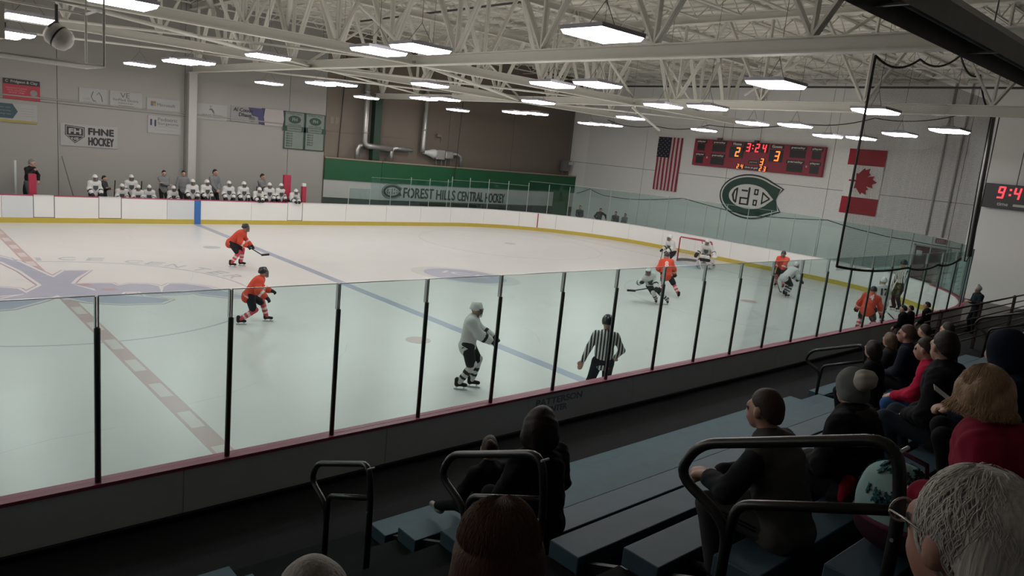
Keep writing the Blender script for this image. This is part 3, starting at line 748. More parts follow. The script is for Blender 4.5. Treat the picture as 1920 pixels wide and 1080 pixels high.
# ducts and pipes on the block roof
M_DUCT = mat('galvanised_duct', (.44, .43, .42), .35, metal=.7, noise=.15, nscale=6)
def pipe(name, pts, r, label, extra=()):
    t = empty(name); tag(t, label, 'duct')
    MB().tube(pts, r, 12).obj('duct_run', M_DUCT, t, True)
    for p, q in extra: MB().tube([p, q], r * 1.15, 12).obj('duct_collar', M_DUCT, t, True)
    return t
pipe('vent_duct', [(17.4, 15.75, 9.4), (17.4, 15.75, 4.3), (17.45, 15.75, 4.12), (17.6, 15.75, 4.04), (19.2, 15.8, 3.98)], .16, 'silver vertical vent duct left of the dark green column', [((17.4, 15.75, 6.9), (17.4, 15.75, 7.0)), ((17.4, 15.75, 4.7), (17.4, 15.75, 4.8))])
pipe('vent_elbow', [(17.3, 15.8, 4.05), (17.1, 15.8, 4.0), (17.0, 15.8, 3.8), (17.0, 15.8, 3.28)], .12, 'short bent vent pipe at the left end of the block roof')
pipe('vent_elbow', [(20.6, 15.8, 4.02), (19.5, 15.8, 4.05), (19.28, 15.8, 4.0), (19.2, 15.8, 3.85), (19.18, 15.8, 3.28)], .12, 'white elbow pipe rising from the middle of the block roof')
pipe('vent_duct', [(21.35, 15.75, 9.4), (21.3, 15.75, 4.3), (21.28, 15.75, 3.95)], .14, 'thinner silver vertical duct right of the dark green column', [((21.33, 15.75, 7.2), (21.33, 15.75, 7.3)), ((21.3, 15.75, 5.2), (21.3, 15.75, 5.3))])
t = empty('air_handler'); tag(t, 'grey fan unit with canvas collar on the block roof', 'fan')
MB().lathe([(.10, 0), (.14, .3), (.26, .7), (.28, .9)], (21.35, 15.8, 3.98), (1, 0, -.05), 14).obj('canvas_collar', M_CAPW, t, True)
bevel(MB().box(22.2, 15.6, 3.62, 22.85, 16.05, 4.2).obj('fan_housing', M_DUCT, t), .04)
bevel(MB().box(22.9, 15.62, 3.7, 23.5, 16.02, 4.15).obj('motor_housing', M_DUCT, t), .06)
MB().tube([(23.4, 15.8, 4.0), (23.9, 15.8, 4.02), (24.15, 15.8, 3.9), (24.2, 15.8, 3.28)], .1, 10).obj('outlet_pipe', M_DUCT, t, True)
for xx in (22.3, 22.7, 23.0, 23.4): MB().box(xx, 15.75, 3.27, xx + .05, 15.8, 3.7).obj('leg', M_SEAM, t)
t = empty('wall_camera'); tag(t, 'small dark camera on a bracket above the fan unit', 'camera')
MB().box(22.35, 15.85, 4.95, 22.65, 16.0, 5.1).obj('camera_body', M_SEAM, t); MB().tube([(22.6, 15.95, 5.02), (22.8, 16.05, 4.9), (22.8, 16.14, 4.6)], .025, 6).obj('bracket', M_SEAM, t)
for xx, y, z0, lab in ((16.0, 16.09, 3.28, 'thin dark cable hanging on the beige wall at its left end'), (23.45, 15.3, 2.4, 'thin dark cable hanging in front of the green fascia')):
    o = MB().tube([(xx + .25, y, 9.4), (xx, y, z0)], .022, 6).obj('hanging_cable', M_BLACK); tag(o, lab, 'cable')
t = empty('electrical_box'); tag(t, 'grey electrical box with conduit in the far right corner', 'box')
MB().box(33.0, 15.62, 3.55, 33.75, 15.85, 4.25).obj('enclosure', M_SEAM, t); MB().tube([(33.6, 15.75, 4.25), (33.75, 15.8, 9.4)], .04, 8).obj('conduit', M_SEAM, t)
MB().box(33.55, 15.6, 4.0, 33.95, 15.62, 4.2).obj('cover', M_CAPW, t)
for xx in (33.1, 33.6): MB().box(xx, 15.7, 3.27, xx + .05, 15.75, 3.55).obj('leg', M_SEAM, t)

# ------------------------------------------------------------------ advertising signs on the far wall
YS = 16.13
XR, ZU = (1, 0, 0), (0, 0, 1)
def sign(x0, z0, x1, z1, m, label, name='wall_sign'):
    t = empty(name, (0, 0, 0)); tag(t, label, 'sign', 'advertising signs on the far wall')
    MB().box(x0, YS - .02, z0, x1, YS + .015, z1).obj('sign_board', m, t)
    return t
def blk(t, nm, x0, z0, x1, z1, m, d=.006): return MB().box(x0, YS - .02 - d, z0, x1, YS - .02, z1).obj(nm, m, t)
def wr(t, s, x, z, w, h, m, bold=0, shear=0): return text('lettering', s, (x, YS - .022, z), w, h, XR, ZU, m, t, .008, shear, bold)
def poly(t, nm, p, m, d=.008):
    a = sum(p[i][0] * p[(i + 1) % len(p)][1] - p[(i + 1) % len(p)][0] * p[i][1] for i in range(len(p)))
    return MB().prism(p if a > 0 else p[::-1], (0, YS - .02, 0), XR, ZU, d).obj(nm, m, t)
S_WH = mat('sign_white', (.345, .34, .335), .6, noise=.03); S_RED = mat('sign_red', (.36, .03, .05), .5, noise=.06); S_BK = mat('sign_black', (.02, .02, .022), .5, noise=.1)
S_TEAL = mat('sign_teal', (.03, .07, .085), .5, noise=.08); S_OLIVE = mat('sign_olive', (.30, .27, .07), .6, noise=.06); S_NAVY = mat('sign_navy', (.03, .03, .07), .5, noise=.1)
S_GREY = mat('sign_grey_ink', (.12, .12, .12), .6, noise=.1); S_LG = mat('sign_light_ink', (.26, .26, .26), .6, noise=.1); S_PUR = mat('sign_purple', (.05, .045, .13), .5, noise=.1)
t = sign(.0, 4.85, .86, 5.45, S_NAVY, 'navy sign cut off at the left edge of the picture'); wr(t, 'ICE', .4, 5.1, .5, .2, S_WH)
t = sign(.97, 4.62, 2.24, 5.42, S_RED, 'red sign with black Pridgeon & Clay header strip')
blk(t, 'header_strip', .97, 5.21, 2.24, 5.42, S_BK); wr(t, 'C  Pridgeon & Clay', 1.6, 5.31, 1.1, .13, S_WH, .004)
for k, s in enumerate(('MANUFACTURING', 'METAL SOLUTIONS', 'SINCE 1948')): wr(t, s, 1.42, 5.06 - k * .09, .72 - .1 * k, .055, mat('sign_pink_ink', (.5, .25, .26), .6, noise=.05))
poly(t, 'part_picture', disc((2.02, 4.93), .13, .12, 16), mat('sign_steel', (.22, .2, .2), .5, noise=.3, nscale=30)); blk(t, 'picture_base', 1.9, 4.74, 2.18, 4.82, MATS['sign_steel'])
t = sign(.6, 3.68, 2.12, 4.45, S_WH, 'white sign with dark teal arrow and olive foot strip')
poly(t, 'teal_arrow', [(.6, 3.84), (1.27, 3.84), (1.45, 4.13), (1.27, 4.43), (.6, 4.43)], S_TEAL); blk(t, 'olive_strip', .6, 3.68, 2.12, 3.78, S_OLIVE, .01)
for k, s in enumerate(('join our', 'championship', 'college team')): text('lettering', s, (1.0, YS - .03, 4.27 - .13 * k), .42, .07, XR, ZU, S_LG, t, .006)
for k in range(4): blk(t, 'text_line', 1.56, 4.26 - .1 * k, 2.0, 4.275 - .1 * k, S_LG)
t = sign(3.66, 4.72, 4.75, 5.4, S_WH, 'white sign with thin grey arched line logo')
mb = MB(); mb.tube([(4.2, YS - .025, 5.28), (4.12, YS - .025, 5.05), (4.2, YS - .025, 4.9), (4.3, YS - .025, 4.88)], .014, 5); mb.obj('logo_line', S_GREY, t)
mb = MB(); mb.tube([(4.34, YS - .025, 5.15), (4.42, YS - .025, 5.26), (4.52, YS - .025, 5.1), (4.55, YS - .025, 4.88)], .014, 5); mb.obj('logo_line', S_GREY, t); wr(t, 'LAKE', 3.95, 4.95, .25, .08, S_LG); wr(t, 'REALTY', 4.1, 4.82, .5, .08, S_LG)
t = sign(4.85, 4.72, 6.15, 5.42, S_WH, 'white VE electric company sign'); wr(t, 'VE', 5.45, 5.26, .38, .22, S_GREY); wr(t, 'VerPlank Electric', 5.48, 5.06, 1.05, .11, S_GREY); wr(t, 'DESIGN & BUILD', 5.48, 4.92, .6, .06, S_GREY); blk(t, 'text_line', 5.2, 4.80, 5.82, 4.82, S_GREY)
t = sign(6.35, 4.7, 7.78, 5.3, S_WH, 'white Microsoft sign with four coloured squares')
for (a, b_, c) in ((6.52, 5.08, (.30, .05, .04)), (6.63, 5.08, (.12, .16, .05)), (6.52, 4.97, (.06, .12, .25)), (6.63, 4.97, (.35, .22, .04))): blk(t, 'logo_square', a, b_ - .02, a + .1, b_ + .08, mat('ms%d%d' % (a * 100, b_ * 100), c, .5, noise=.05))
wr(t, 'Microsoft', 7.18, 5.03, .78, .14, S_GREY)
t = sign(2.95, 2.9, 5.15, 3.84, S_WH, 'white FHNE HOCKEY sign with black shield')
sh = lambda e: [(3.12 + e, 3.78 - e), (3.86 - e, 3.72 - e), (3.86 - e, 3.32), (3.49, 3.02 + e * 1.2), (3.12 + e, 3.36)]
poly(t, 'shield', sh(0), S_BK, .006); poly(t, 'shield_rim', sh(.035), S_WH, .009); poly(t, 'shield_field', sh(.06), S_BK, .012)
blk(t, 'shield_bar', 3.18, 3.33, 3.80, 3.36, S_WH, .016); text('lettering', 'FH', (3.49, YS - .034, 3.53), .44, .2, XR, ZU, S_WH, t, .006, bold=.015); text('lettering', 'NE', (3.49, YS - .034, 3.22), .26, .1, XR, ZU, S_WH, t, .006, bold=.006)
wr(t, 'FHNE', 4.5, 3.57, .98, .27, S_BK, .02); wr(t, 'HOCKEY', 4.5, 3.15, .98, .34, S_BK, .018)
t = sign(6.4, 3.74, 7.85, 4.52, S_WH, 'white Pediatric Surgeons sign with two dark bars'); blk(t, 'logo_bar', 6.5, 4.08, 6.57, 4.36, S_NAVY); blk(t, 'logo_bar', 6.68, 4.05, 6.75, 4.34, S_NAVY)
wr(t, 'Pediatric', 7.25, 4.38, .85, .15, S_GREY); wr(t, 'Surgeons', 7.27, 4.18, .88, .15, S_GREY); wr(t, 'OF WEST MICHIGAN', 7.27, 4.05, .8, .05, S_LG); blk(t, 'text_line', 6.7, 3.88, 7.6, 3.895, S_LG)
t = sign(8.55, 4.6, 9.95, 5.32, S_WH, 'white Hulst Jepsen sign with small dark bird logo'); poly(t, 'logo_mark', [(9.1, 5.03), (9.2, 5.06), (9.3, 4.92), (9.36, 4.86), (9.34, 5.0), (9.25, 5.12), (9.15, 5.12)], S_GREY); wr(t, 'V', 9.18, 5.2, .12, .1, S_GREY)
wr(t, 'HULST JEPSEN', 9.25, 4.80, .95, .09, S_GREY); wr(t, 'PHYSICAL THERAPY', 9.25, 4.68, .75, .05, S_LG)
t = sign(10.15, 4.63, 11.75, 5.38, mat('sign_silver', (.25, .24, .25), .5, noise=.08), 'grey and purple photo sign with script lettering'); poly(t, 'purple_sweep', [(11.0, 5.38), (11.75, 5.38), (11.75, 4.63), (11.55, 4.63), (11.5, 4.95), (11.2, 5.0)], S_PUR); poly(t, 'dark_disc', disc((11.2, 4.82), .16, .13, 16), S_GREY, .01)
text('lettering', 'Al Coude', (10.75, YS - .03, 5.22), .95, .17, XR, ZU, S_BK, t, .008, .12, .006); text('lettering', 'Dhaus', (10.85, YS - .03, 4.99), .62, .17, XR, ZU, S_BK, t, .008, .12, .006)
t = sign(11.7, 4.6, 12.95, 5.42, S_NAVY, 'meijer sign, red lettering on a white oval field'); poly(t, 'white_oval', [(11.86, 4.6), (11.8, 5.0), (11.86, 5.42), (12.8, 5.42), (12.86, 5.0), (12.8, 4.6)], mat('sign_pale', (.38, .35, .345), .6, noise=.03)); wr(t, 'meijer', 12.33, 4.99, .92, .26, mat('meijer_red', (.36, .035, .05), .5, noise=.05), .008)
M_BGR = mat('banner_green', (.02, .055, .038), .6, noise=.1); M_BCL = mat('banner_cloth', (.19, .225, .20), .7, noise=.08)
for n_, (x0, lab, yrs) in enumerate(((12.88, 'left pale green champions banner with crest and year list', 6), (14.03, 'right pale green champions banner with crest and year list', 5))):
    t = empty('champions_banner'); tag(t, lab, 'banner', 'champions banners on the far wall'); x1 = x0 + 1.12
    MB().box(x0, YS - .035, 3.52, x1, YS - .02, 5.42).obj('banner_cloth', M_BCL, t)
    for (a, b_, c, d) in ((x0, 3.52, x0 + .05, 5.42), (x1 - .05, 3.52, x1, 5.42), (x0, 5.38, x1, 5.42), (x0, 3.52, x1, 3.56), (x0, 4.66, x1, 4.69), (x0, 4.42, x1, 4.45)): MB().box(a, YS - .045, b_, c, YS - .035, d).obj('banner_border', M_BGR, t)
    for xx in (x0 + .05, x1 - .05): MB().prism([(xx - .13, 4.43), (xx + .13, 4.43), (xx + .1, 4.68), (xx - .1, 4.68)], (0, YS - .035, 0), XR, ZU, .012).obj('banner_ribbon', M_BGR, t)
    cx = (x0 + x1) / 2
    MB().prism(disc((cx, 5.03), .34, .2, 28), (0, YS - .035, 0), XR, ZU, .008).obj('crest', M_BGR, t); MB().prism(disc((cx, 5.03), .24, .12, 28), (0, YS - .035, 0), XR, ZU, .012).obj('crest_field', M_BGR, t)
    text('lettering', 'FH', (cx, YS - .05, 5.03), .26, .15, XR, ZU, M_BCL, t, .008, bold=.012); text('lettering', 'FOREST HILLS', (cx, YS - .037, 5.31), .8, .07, XR, ZU, M_BGR, t, .008)
    text('lettering', 'STATE CHAMPIONS', (cx, YS - .037, 4.76), .7, .07, XR, ZU, M_BGR, t, .008); text('lettering', 'CONFERENCE', (cx, YS - .037, 4.555), .7, .1, XR, ZU, M_BGR, t, .008)
    for k in range(yrs): text('lettering', str(2011 + k + n_) + '-' + str(12 + k + n_), (x0 + .3, YS - .037, 4.31 - .125 * k), .34, .075, XR, ZU, M_BGR, t, .008, bold=.004)
t = empty('wall_plate'); tag(t, 'two small tan plates on the wall right of the champions banners', 'plate')
for xx in (15.45, 15.75): MB().box(xx, YS - .0, 5.05, xx + .22, YS + .02, 5.4).obj('plate', mat('tan_plate', (.2, .17, .14), .6, noise=.1), t)

# ------------------------------------------------------------------ end wall: scoreboard, flags, clock, door
EX = 34.2
YR = (0, -1, 0)
def seg7(ch):
    return {'0': 'abcdef', '1': 'bc', '2': 'abged', '3': 'abgcd', '4': 'fgbc', '5': 'afgcd', '6': 'afgedc', '7': 'abc', '8': 'abcdefg', '9': 'abcfgd'}[ch]
def digit(ch, x, yc, zc, h, m, parent):
    w = h * .5; t = h * .13; g = t * .25; mb = MB(); sl = .10
    B = {'a': (-w / 2 + g, h / 2 - t, w / 2 - g, h / 2), 'g': (-w / 2 + g, -t / 2, w / 2 - g, t / 2), 'd': (-w / 2 + g, -h / 2, w / 2 - g, -h / 2 + t), 'f': (-w / 2, g, -w / 2 + t, h / 2 - g), 'e': (-w / 2, -h / 2 + g, -w / 2 + t, -g), 'b': (w / 2 - t, g, w / 2, h / 2 - g), 'c': (w / 2 - t, -h / 2 + g, w / 2, -g)}
    for s in seg7(ch):
        a, b_, c, d = B[s]; P = [(a + sl * b_, b_), (c + sl * b_, b_), (c + sl * d, d), (a + sl * d, d)]
        mb.prism(P, (x, yc, zc), YR, ZU, .012)
    return mb.obj('digit', m, parent)
M_LR = mat('led_red', (1.0, .035, .05), .4, emit=2.2); M_LO = mat('led_orange', (1.0, .16, .03), .4, emit=2.4)
M_SBR = mat('scoreboard_red', (.33, .025, .055), .45, noise=.08, nscale=2); M_SBK = mat('scoreboard_black', (.014, .014, .014), .4, noise=.2)
t = empty('scoreboard', (0, 0, 0)); tag(t, 'long red electronic scoreboard reading 3:24 on the end wall', 'scoreboard')
SB0, SB1, SZ0, SZ1, SX = 5.8, -2.25, 4.83, 6.38, 33.95
bevel(MB().box(SX, SB1, SZ0, EX - .01, SB0, SZ1).obj('cabinet', M_SBR, t), .02)
def sb(nm, y0, z0, y1, z1, m=None): return MB().box(SX - .012, min(y0, y1), z0, SX, max(y0, y1), z1).obj(nm, m or M_SBK, t)
sc = lambda px: 5.8 - px                                   # metres from the left edge
for (a, b_, zz, w_, lab) in ((.15, .85, 1, .5, 'player'), (1.25, 2.2, 1, .9, 'penalty'), (6.1, 7.05, 1, .9, 'penalty'), (7.3, 7.95, 1, .5, 'player'), (.15, .85, 0, .5, 'player'), (1.25, 2.2, 0, .9, 'penalty'), (6.0, 7.05, 0, .9, 'penalty'), (7.3, 7.95, 0, .5, 'player')):
    zt = 6.33 if zz else 5.58
    sb('caption_plate', sc(a), zt - .2, sc(b_), zt); text('caption', lab, (SX - .013, sc((a + b_) / 2), zt - .1), (b_ - a) * .8, .12, YR, ZU, M_WHITE, t, .008, bold=.006)
    c = (a + b_) / 2; sb('display_window', sc(c - w_ / 2), zt - .62, sc(c + w_ / 2), zt - .22)
for s, a, b_ in (('Home', 2.55, 3.25), ('Guests', 4.95, 5.75)):
    sb('caption_plate', sc(a), 6.12, sc(b_), 6.33); text('caption', s, (SX - .013, sc((a + b_) / 2), 6.23), (b_ - a) * .75, .14, YR, ZU, M_WHITE, t, .008, bold=.008)
sb('display_window', sc(2.45), 5.45, sc(3.35), 6.08); sb('display_window', sc(4.95), 5.4, sc(5.75), 6.05); sb('display_window', sc(3.3), 5.84, sc(4.85), 6.36)
sb('caption_plate', sc(3.75), 5.18, sc(4.35), 5.38); sb('display_window', sc(4.4), 5.1, sc(4.75), 5.56); sb('display_window', sc(3.0), 4.86, sc(3.55), 5.14); sb('display_window', sc(4.4), 4.86, sc(5.0), 5.1); sb('caption_plate', sc(3.55), 4.88, sc(4.4), 5.06)
text('caption', 'period', (SX - .013, sc(4.05), 5.28), .45, .12, YR, ZU, M_CAPW, t, .008); text('caption', 'shots on goal', (SX - .013, sc(3.98), 4.97), .78, .12, YR, ZU, M_WHITE, t, .008, bold=.006)
XD = SX - .014
for ch, px in (('3', 3.62), ('2', 4.18), ('4', 4.6)): digit(ch, XD, sc(px), 6.08, .46, M_LR, t)
for zz in (6.0, 6.17): MB().box(XD - .012, sc(3.93), zz, XD, sc(3.86), zz + .06).obj('colon_dot', M_LR, t)
digit('2', XD, sc(2.98), 5.78, .52, M_LO, t); digit('3', XD, sc(5.42), 5.72, .54, M_LO, t); digit('3', XD, sc(4.57), 5.34, .38, M_LO, t)
for ch, px in (('2', 3.13), ('4', 3.38), ('2', 4.55), ('3', 4.8)): digit(ch, XD, sc(px), 4.99 if px < 4 else 4.97, .25, M_LO, t)
for px, z in ((.98, 5.28), (7.15, 5.25)): MB().box(XD - .01, sc(px + .06), z, XD, sc(px), z + .1).obj('indicator_lamp', M_WHITE, t)
for px in (1.6, 4.0): MB().box(34.0, sc(px) - .12, 6.38, 34.15, sc(px) + .12, 6.5).obj('bracket', M_SEAM, t); MB().tube([(34.05, sc(px + .2), 6.4), (34.05, sc(px + .2), 9.6)], .012, 6).obj('hanger_rod', M_SEAM, t)
# flags
def cloth(nm, y0, z0, y1, z1, m, parent, off=0.0, n=10):
    mb = MB(); f = lambda y, z: EX - .05 - off - .018 * math.sin(y * 9 + z * .8) - .012 * math.sin(z * 3.1 + y * 4)
    yy = np.linspace(y0, y1, n + 1); zz = np.linspace(z0, z1, n + 1)
    front = [(f(y, z), y, z) for z in zz for y in yy]; back = [(x + .006, y, z) for x, y, z in front]; N = (n + 1) ** 2
    q = [(j * (n + 1) + i, j * (n + 1) + i + 1, (j + 1) * (n + 1) + i + 1, (j + 1) * (n + 1) + i) for j in range(n) for i in range(n)]
    mb.add(front + back, q + [tuple(k + N for k in p[::-1]) for p in q]); return mb.obj(nm, m, parent, True)
M_FR = mat('flag_red_dark', (.30, .025, .05), .8, noise=.08); M_FW = mat('flag_white', (.66, .52, .52), .8, noise=.05); M_FB = mat('flag_navy', (.02, .022, .04), .8, noise=.1)
t = empty('hanging_flag', (0, 0, 0)); tag(t, 'United States flag hanging vertically left of the scoreboard', 'flag')
yl, yr, zt, zb = 8.62, 6.80, 6.36, 3.08; sw = (yl - yr) / 13
for k in range(13):
    cloth('red_stripe' if k % 2 == 0 else 'white_stripe', yl - sw * (k + 1), zb, yl - sw * k, zt, M_FR if k % 2 == 0 else M_FW, t, 0, 8)
cloth('blue_canton', yl - sw * 7 + .02, zt - 1.25, yl, zt, M_FB, t, .012, 10)
mb = MB()
for i in range(6):
    for j in range(9):
        if (i + j) % 2: continue
        y, z = yl - .08 - i * .16, zt - .1 - j * .13
        mb.prism([(.036 * (1 if k % 2 == 0 else .4) * math.cos(PI / 2 + k * PI / 5), .036 * (1 if k % 2 == 0 else .4) * math.sin(PI / 2 + k * PI / 5)) for k in range(10)], (EX - .105, y, z), YR, ZU, .004)
o = mb.obj('stars', M_FW, t); o['kind'] = 'stuff'
M_CR = mat('flag_red_bright', (.42, .025, .045), .8, noise=.06); M_CW = mat('flag_bright_white', (.93, .92, .89), .8, noise=.04)
t = empty('hanging_flag', (0, 0, 0)); tag(t, 'Canadian flag hanging vertically right of the scoreboard', 'flag')
cloth('red_band', -5.27, 5.6, -3.42, 6.4, M_CR, t); cloth('red_band', -5.27, 3.16, -3.42, 4.0, M_CR, t); cloth('white_field', -5.27, 4.0, -3.42, 5.6, M_CW, t)
leaf = [(0, 1), (.18, .66), (.42, .78), (.32, .3), (.52, .48), (.6, .34), (.9, .38), (.78, .08), (.92, 0), (.5, -.36), (.54, -.52), (.06, -.46), (.05, -.95)]
leaf = leaf + [(-a, b_) for a, b_ in leaf[1:][::-1]]
lf = [(b_ * .72, -a * .72) for a, b_ in leaf]                   # rotated: the stem points left
ar = sum(lf[i][0] * lf[(i + 1) % len(lf)][1] - lf[(i + 1) % len(lf)][0] * lf[i][1] for i in range(len(lf)))
MB().prism(lf if ar > 0 else lf[::-1], (EX - .085, -4.35, 4.82), YR, ZU, .006).obj('maple_leaf', M_CR, t)
# clock
t = empty('wall_clock', (0, 0, 0)); tag(t, 'black electronic clock with red digits 9:41 near the right edge', 'clock')
bevel(MB().box(33.8, -12.3, 4.22, EX - .01, -9.86, 5.28).obj('cabinet', mat('clock_black', (.012, .012, .018), .35, noise=.2), t), .015)
for ch, y in (('9', -10.52), ('4', -11.12), ('1', -11.55)): digit(ch, 33.785, y, 4.92, .52, M_LR, t)
for zz in (4.8, 5.02): MB().box(33.77, -10.9, zz, 33.79, -10.82, zz + .08).obj('colon_dot', M_LR, t)
text('caption', 'time', (33.79, -10.65, 4.42), .42, .14, YR, ZU, M_CAPW, t, .008, bold=.006); MB().box(33.785, -11.8, 4.36, 33.795, -11.05, 4.46).obj('caption_plate', M_CAPW, t); MB().tube([(33.9, -11.0, 5.28), (33.9, -11.0, 9.6)], .02, 6).obj('hanger_rod', M_SEAM, t)
# exit sign, door, pipes
d = empty('door_1'); struct(d, 'maroon double door in the end wall')
M_MAR = mat('maroon_door', (.13, .03, .035), .5, noise=.1)
for y0 in (-8.85, -8.13): MB().box(34.12, y0, .02, 34.2, y0 + .7, 2.06).obj('door_leaf', M_MAR, d)
MB().box(34.1, -8.95, 0, 34.21, -8.87, 2.14).obj('door_frame', M_CAPW, d); MB().box(34.1, -7.42, 0, 34.21, -7.34, 2.14).obj('door_frame', M_CAPW, d); MB().box(34.1, -8.95, 2.07, 34.21, -7.34, 2.14).obj('door_frame', M_CAPW, d)
MB().box(34.08, -7.75, 1.6, 34.12, -7.5, 1.85).obj('door_notice', M_WHITE, d)
t = empty('exit_sign', (34.1, -8.44, 2.42)); tag(t, 'small red exit sign above the maroon door', 'sign')
MB().box(-.03, -.22, -.11, .08, .22, .11).obj('sign_housing', mat('exit_red', (.45, .06, .09), .5, noise=.05), t); text('lettering', 'EXIT', (-.032, 0, 0), .3, .13, YR, ZU, M_WHITE, t, .008)
for k, (y, lab) in enumerate(((-7.75, 'left of two thin grey pipes on the end wall above the exit sign'), (-8.45, 'right of two thin grey pipes on the end wall above the exit sign'))):
    o = MB().tube([(34.12, y, 2.6), (34.12, y, 9.6)], .045, 8).obj('wall_pipe', M_CAPW, None, True); tag(o, lab, 'pipe')

# ------------------------------------------------------------------ safety netting
M_ROPE = mat('black_rope', (.012, .014, .014), .7, noise=.2); M_NET = mat('net_twine', (.035, .038, .038), .8, noise=.2)
def sag(a, b_, s, n=8): return [(a[0] + (b_[0] - a[0]) * i / n, a[1] + (b_[1] - a[1]) * i / n, a[2] + (b_[2] - a[2]) * i / n - s * 4 * (i / n) * (1 - i / n)) for i in range(n + 1)]
def chain(pts, s): 
    out = [pts[0]]
    for a, b_ in zip(pts[:-1], pts[1:]): out += sag(a, b_, s)[1:]
    return out
t = empty('safety_net', (0, 0, 0)); tag(t, 'black bordered safety net hanging above the near glass at right', 'net')
NY = -13.02
mb = MB(); x = 13.05
while x < 21.7:
    mb.bar((x, NY, 2.62), (x, NY, 7.4), .0024, .0024, (1, 0, 0)); x += .025
z = 2.62
while z < 7.4:
    mb.bar((13.05, NY, z), (21.7, NY, z), .0024, .0024); z += .025
o = mb.obj('netting', M_NET, t); o['kind'] = 'stuff'
MB().tube([(13.05, NY, 7.4), (13.05, NY, 2.72)], .028, 8).obj('side_rope', M_ROPE, t, True)
MB().tube(chain([(13.05, NY, 2.72), (17.4, NY, 2.55), (19.7, NY, 2.56), (21.6, NY, 2.7)], .1), .03, 8).obj('bottom_rope', M_ROPE, t, True)
MB().tube(chain([(13.05, NY, 7.4), (15.5, NY, 7.7), (18.1, NY, 8.2), (19.9, NY, 7.95), (21.6, NY, 7.1)], .22), .026, 8).obj('top_rope', M_ROPE, t, True)
MB().tube([(21.55, NY, 7.1), (21.7, NY, 5), (22.0, NY, 2.6)], .02, 8).obj('corner_rope', M_ROPE, t, True)
mb = MB()
for i in range(5):
    a = .05 + .06 * i
    mb.tube([(21.62 + a, NY - .02 * (i % 2), 7.05), (21.85 + a, NY + .03 * (i % 2), 5), (22.1 + a, NY - .02, 2.75)], [.03, .045, .05], 8)
o = mb.obj('gathered_net', mat('gathered_net_grey', (.22, .22, .21), .8, noise=.1), t, True); o['kind'] = 'stuff'
MB().tube([(22.35, NY, 7.05), (22.45, NY, 4), (22.4, NY, 2.75), (22.2, NY, 2.6), (22.0, NY, 2.62)], .016, 8).obj('edge_rope', M_ROPE, t, True)
t = empty('safety_net', (0, 0, 0)); tag(t, 'thin safety net with wavy rope along the top of the end glass', 'net')
NX = 30.28
mb = MB(); y = -10.4
while y < 11: mb.bar((NX, y, 2.55), (NX, y, 6.9), .0014, .0014, (1, 0, 0)); y += .05
z = 2.6
while z < 6.9: mb.bar((NX, -10.4, z), (NX, 11, z), .0014, .0014); z += .05
o = mb.obj('netting', M_NET, t); o['kind'] = 'stuff'
MB().tube(chain([(NX, 11.5, 2.36), (NX, 10.4, 2.74), (NX, 9.25, 2.47), (NX, 6.77, 2.5), (NX, 3.49, 2.95), (NX, -.56, 2.55), (NX, -4.7, 2.86), (NX, -6.96, 2.56), (NX, -8.34, 2.5), (NX, -10.44, 2.44)], .03), .02, 6).obj('bottom_rope', M_ROPE, t, True)
MB().tube(chain([(NX, 9.64, 6.95), (NX, 6, 6.75), (NX, 2.5, 6.95), (NX, -2.5, 7.25), (NX, -6, 7.6), (NX, -9.4, 7.85)], .2), .022, 6).obj('top_rope', M_ROPE, t, True)

# ------------------------------------------------------------------ goal
t = empty('hockey_goal', (26.84, 0, 0)); tag(t, 'red framed hockey goal with white net behind the goalie', 'goal')
M_GR = mat('goal_red', (.34, .03, .055), .4, noise=.08); M_GN = mat('goal_net_white', (.6, .6, .6), .8, noise=.05)
MB().tube([(0, .915, 0), (0, .915, 1.16), (0, .87, 1.22), (0, -.87, 1.22), (0, -.915, 1.16), (0, -.915, 0)], .034, 10).obj('goal_frame', M_GR, t, True)
base = [(0, .915, .03)] + [(.35 + .65 * math.sin(a), .95 * math.cos(a), .03) for a in np.linspace(.1, PI - .1, 13)] + [(0, -.915, .03)]
MB().tube(base, .03, 8).obj('base_frame', M_CAPW, t, True)
MB().tube([(0, .87, 1.22)] + [(.1 + .42 * math.sin(a), .8 * math.cos(a), 1.2) for a in np.linspace(.1, PI - .1, 9)] + [(0, -.87, 1.22)], .02, 8).obj('top_shelf_frame', M_GR, t, True)
MB().tube([(.52, 0, 1.2), (.8, 0, .6), (1.0, 0, .03)], .02, 8).obj('back_bar', M_GR, t, True)
mb = MB(); N = 26
top = [(.1 + .42 * math.sin(a), .85 * math.cos(a), 1.2) for a in np.linspace(0, PI, N)]; bot = [(.3 + .7 * math.sin(a), .95 * math.cos(a), .05) for a in np.linspace(0, PI, N)]
for a, b_ in zip(top, bot): mb.bar(a, b_, .006, .006, (0, 1, .1))
for k in range(12):
    f = k / 11; row = [tuple(a[i] * (1 - f) + b_[i] * f for i in range(3)) for a, b_ in zip(top, bot)]
    for p, q in zip(row[:-1], row[1:]): mb.bar(p, q, .006, .006)
for k in range(12):
    y = -.8 + .145 * k; mb.bar((0, y, 1.215), (.1 + .42 * math.sqrt(max(0, 1 - (y / .86) ** 2)), y, 1.2), .006, .006)
o = mb.obj('goal_net', M_GN, t); o['kind'] = 'stuff'
mb = MB(); mb.tube([(q[0] * .97, q[1] * .97, .09) for q in base], .05, 6); mb.obj('skirt', M_SEAM, t, True)

